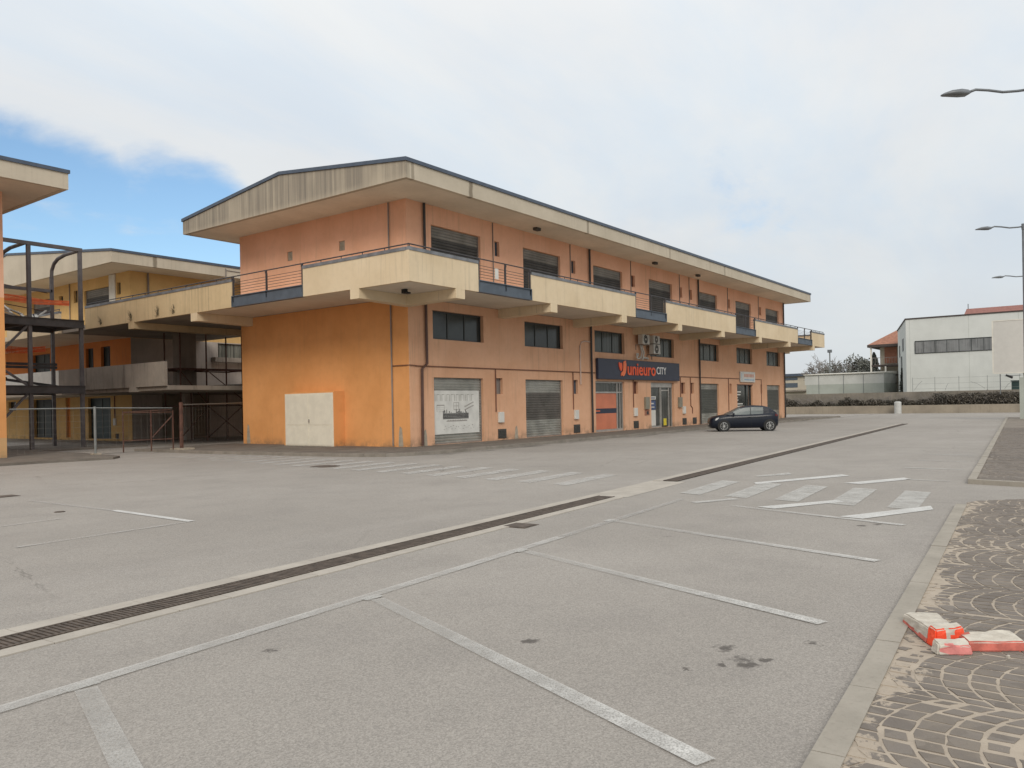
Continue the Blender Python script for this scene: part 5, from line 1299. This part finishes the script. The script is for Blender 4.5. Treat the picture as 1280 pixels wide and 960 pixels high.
def lobe(d, a, b):
    v = n.new('ShaderNodeVectorMath', operation='DOT_PRODUCT'); n.link(tc, v.inputs[0]); v.inputs[1].default_value = Vector(d).normalized(); return n.ramp(v.outputs['Value'], math.cos(R(a)), math.cos(R(b)))
hole = None
for d, a, b, k in (((.355, .905, .20), 8.5, 2, 1.0), ((.40, .89, .205), 8, 2, 1.0), ((.475, .85, .245), 5, 1, .8), ((.50, .835, .20), 7.5, 1.5, 1.0), ((.555, .81, .16), 7, 1, .9), ((.44, .88, .14), 9, 2, 1.0), ((.27, .94, .18), 9.5, 3, 1.0)):
    v = n.math('MULTIPLY', lobe(d, a, b), k); hole = v if hole is None else n.math('MAXIMUM', hole, v)
thin = n.math('ADD', lobe((.80, .54, .25), 17, 2), n.math('ADD', lobe((.94, .22, .225), 13, 2), lobe((.88, .42, .2), 14, 3)))
cov = n.math('SUBTRACT', n.math('ADD', n.math('MULTIPLY', c1, 1.75), .13), n.math('ADD', n.math('MULTIPLY', hole, .95), n.math('MULTIPLY', thin, .17)))
cov = n.ramp(cov, .12, .62, .0, .97)
tone = n.ramp(zz, .0, .42, 0, .34, False)
hi = n.ramp(zz, .42, .95, 0, .66, False)
cl_lo, cl_hi = (.64, .67, .69), (1.18, 1.17, 1.15)
cl = n.mix(n.math('ADD', tone, hi), cl_lo, cl_hi)
band = n.noise(n.mapped(flat, (.55, 1.5, 1), (0, 0, R(-32)), (1.3, .4, 0)), 1.25, 7, .6, .35)
cl = n.mix(n.math('MULTIPLY', n.ramp(band, .40, .64, 0, .55), n.ramp(zz, .06, .20, .15, 1)), cl, n.mix(1.0, cl, (.80, .915, 1.04), 'MULTIPLY'))
shade = n.ramp(c2, .3, .7, .965, 1.035)
cl = n.mix(1.0, cl, n.comb(shade, shade, n.math('ADD', n.math('MULTIPLY', shade, .8), .2)), 'MULTIPLY')
skc = n.mix(1.0, sky.outputs[0], (.82, .93, .97), 'MULTIPLY')
sk = n.new('ShaderNodeVectorMath', operation='SCALE'); n.link(skc, sk.inputs[0]); sk.inputs['Scale'].default_value = .15
inv = n.new('ShaderNodeVectorMath', operation='SCALE'); n.link(cl, inv.inputs[0]); inv.inputs['Scale'].default_value = 1.0
fin = n.mix(cov, sk.outputs[0], inv.outputs[0])
up = n.new('ShaderNodeVectorMath', operation='SCALE'); n.link(fin, up.inputs[0]); up.inputs['Scale'].default_value = 10.0
n.link(up.outputs[0], bg.inputs['Color']); bg.inputs['Strength'].default_value = .10

sl = bpy.data.lights.new('Sun', 'SUN'); sl.energy = 1.5; sl.angle = R(24); sl.color = (1, .93, .82)
so = bpy.data.objects.new('sun', sl); col.objects.link(so); so.rotation_euler = (-sunv).to_track_quat('-Z', 'Y').to_euler(); so.location = (-20, -10, 40)

# ------------------------------------------------------------------ camera
cam = bpy.data.cameras.new('Camera'); co = bpy.data.objects.new('camera', cam); col.objects.link(co); sc.camera = co
yaw, roll = R(53.32), R(-1.13)
f = Vector((math.sin(yaw), math.cos(yaw), 0)); r = Vector((math.cos(yaw), -math.sin(yaw), 0)); u = Vector((0, 0, 1))
r2 = r*math.cos(roll)+u*math.sin(roll); u2 = -r*math.sin(roll)+u*math.cos(roll)
co.matrix_world = Matrix(((r2.x, u2.x, -f.x, 0), (r2.y, u2.y, -f.y, 0), (r2.z, u2.z, -f.z, 1.65), (0, 0, 0, 1)))
cam.sensor_width = 36; cam.lens = 36*995/1280; cam.shift_y = 25.6/1280; cam.clip_end = 3000; cam.clip_start = .05

sc.view_settings.view_transform = 'Standard'; sc.view_settings.look = 'None'; sc.view_settings.exposure = 0.07; sc.view_settings.gamma = 1
sc.view_settings.use_curve_mapping = False
sc.cycles.use_denoising = True; sc.cycles.max_bounces = 6
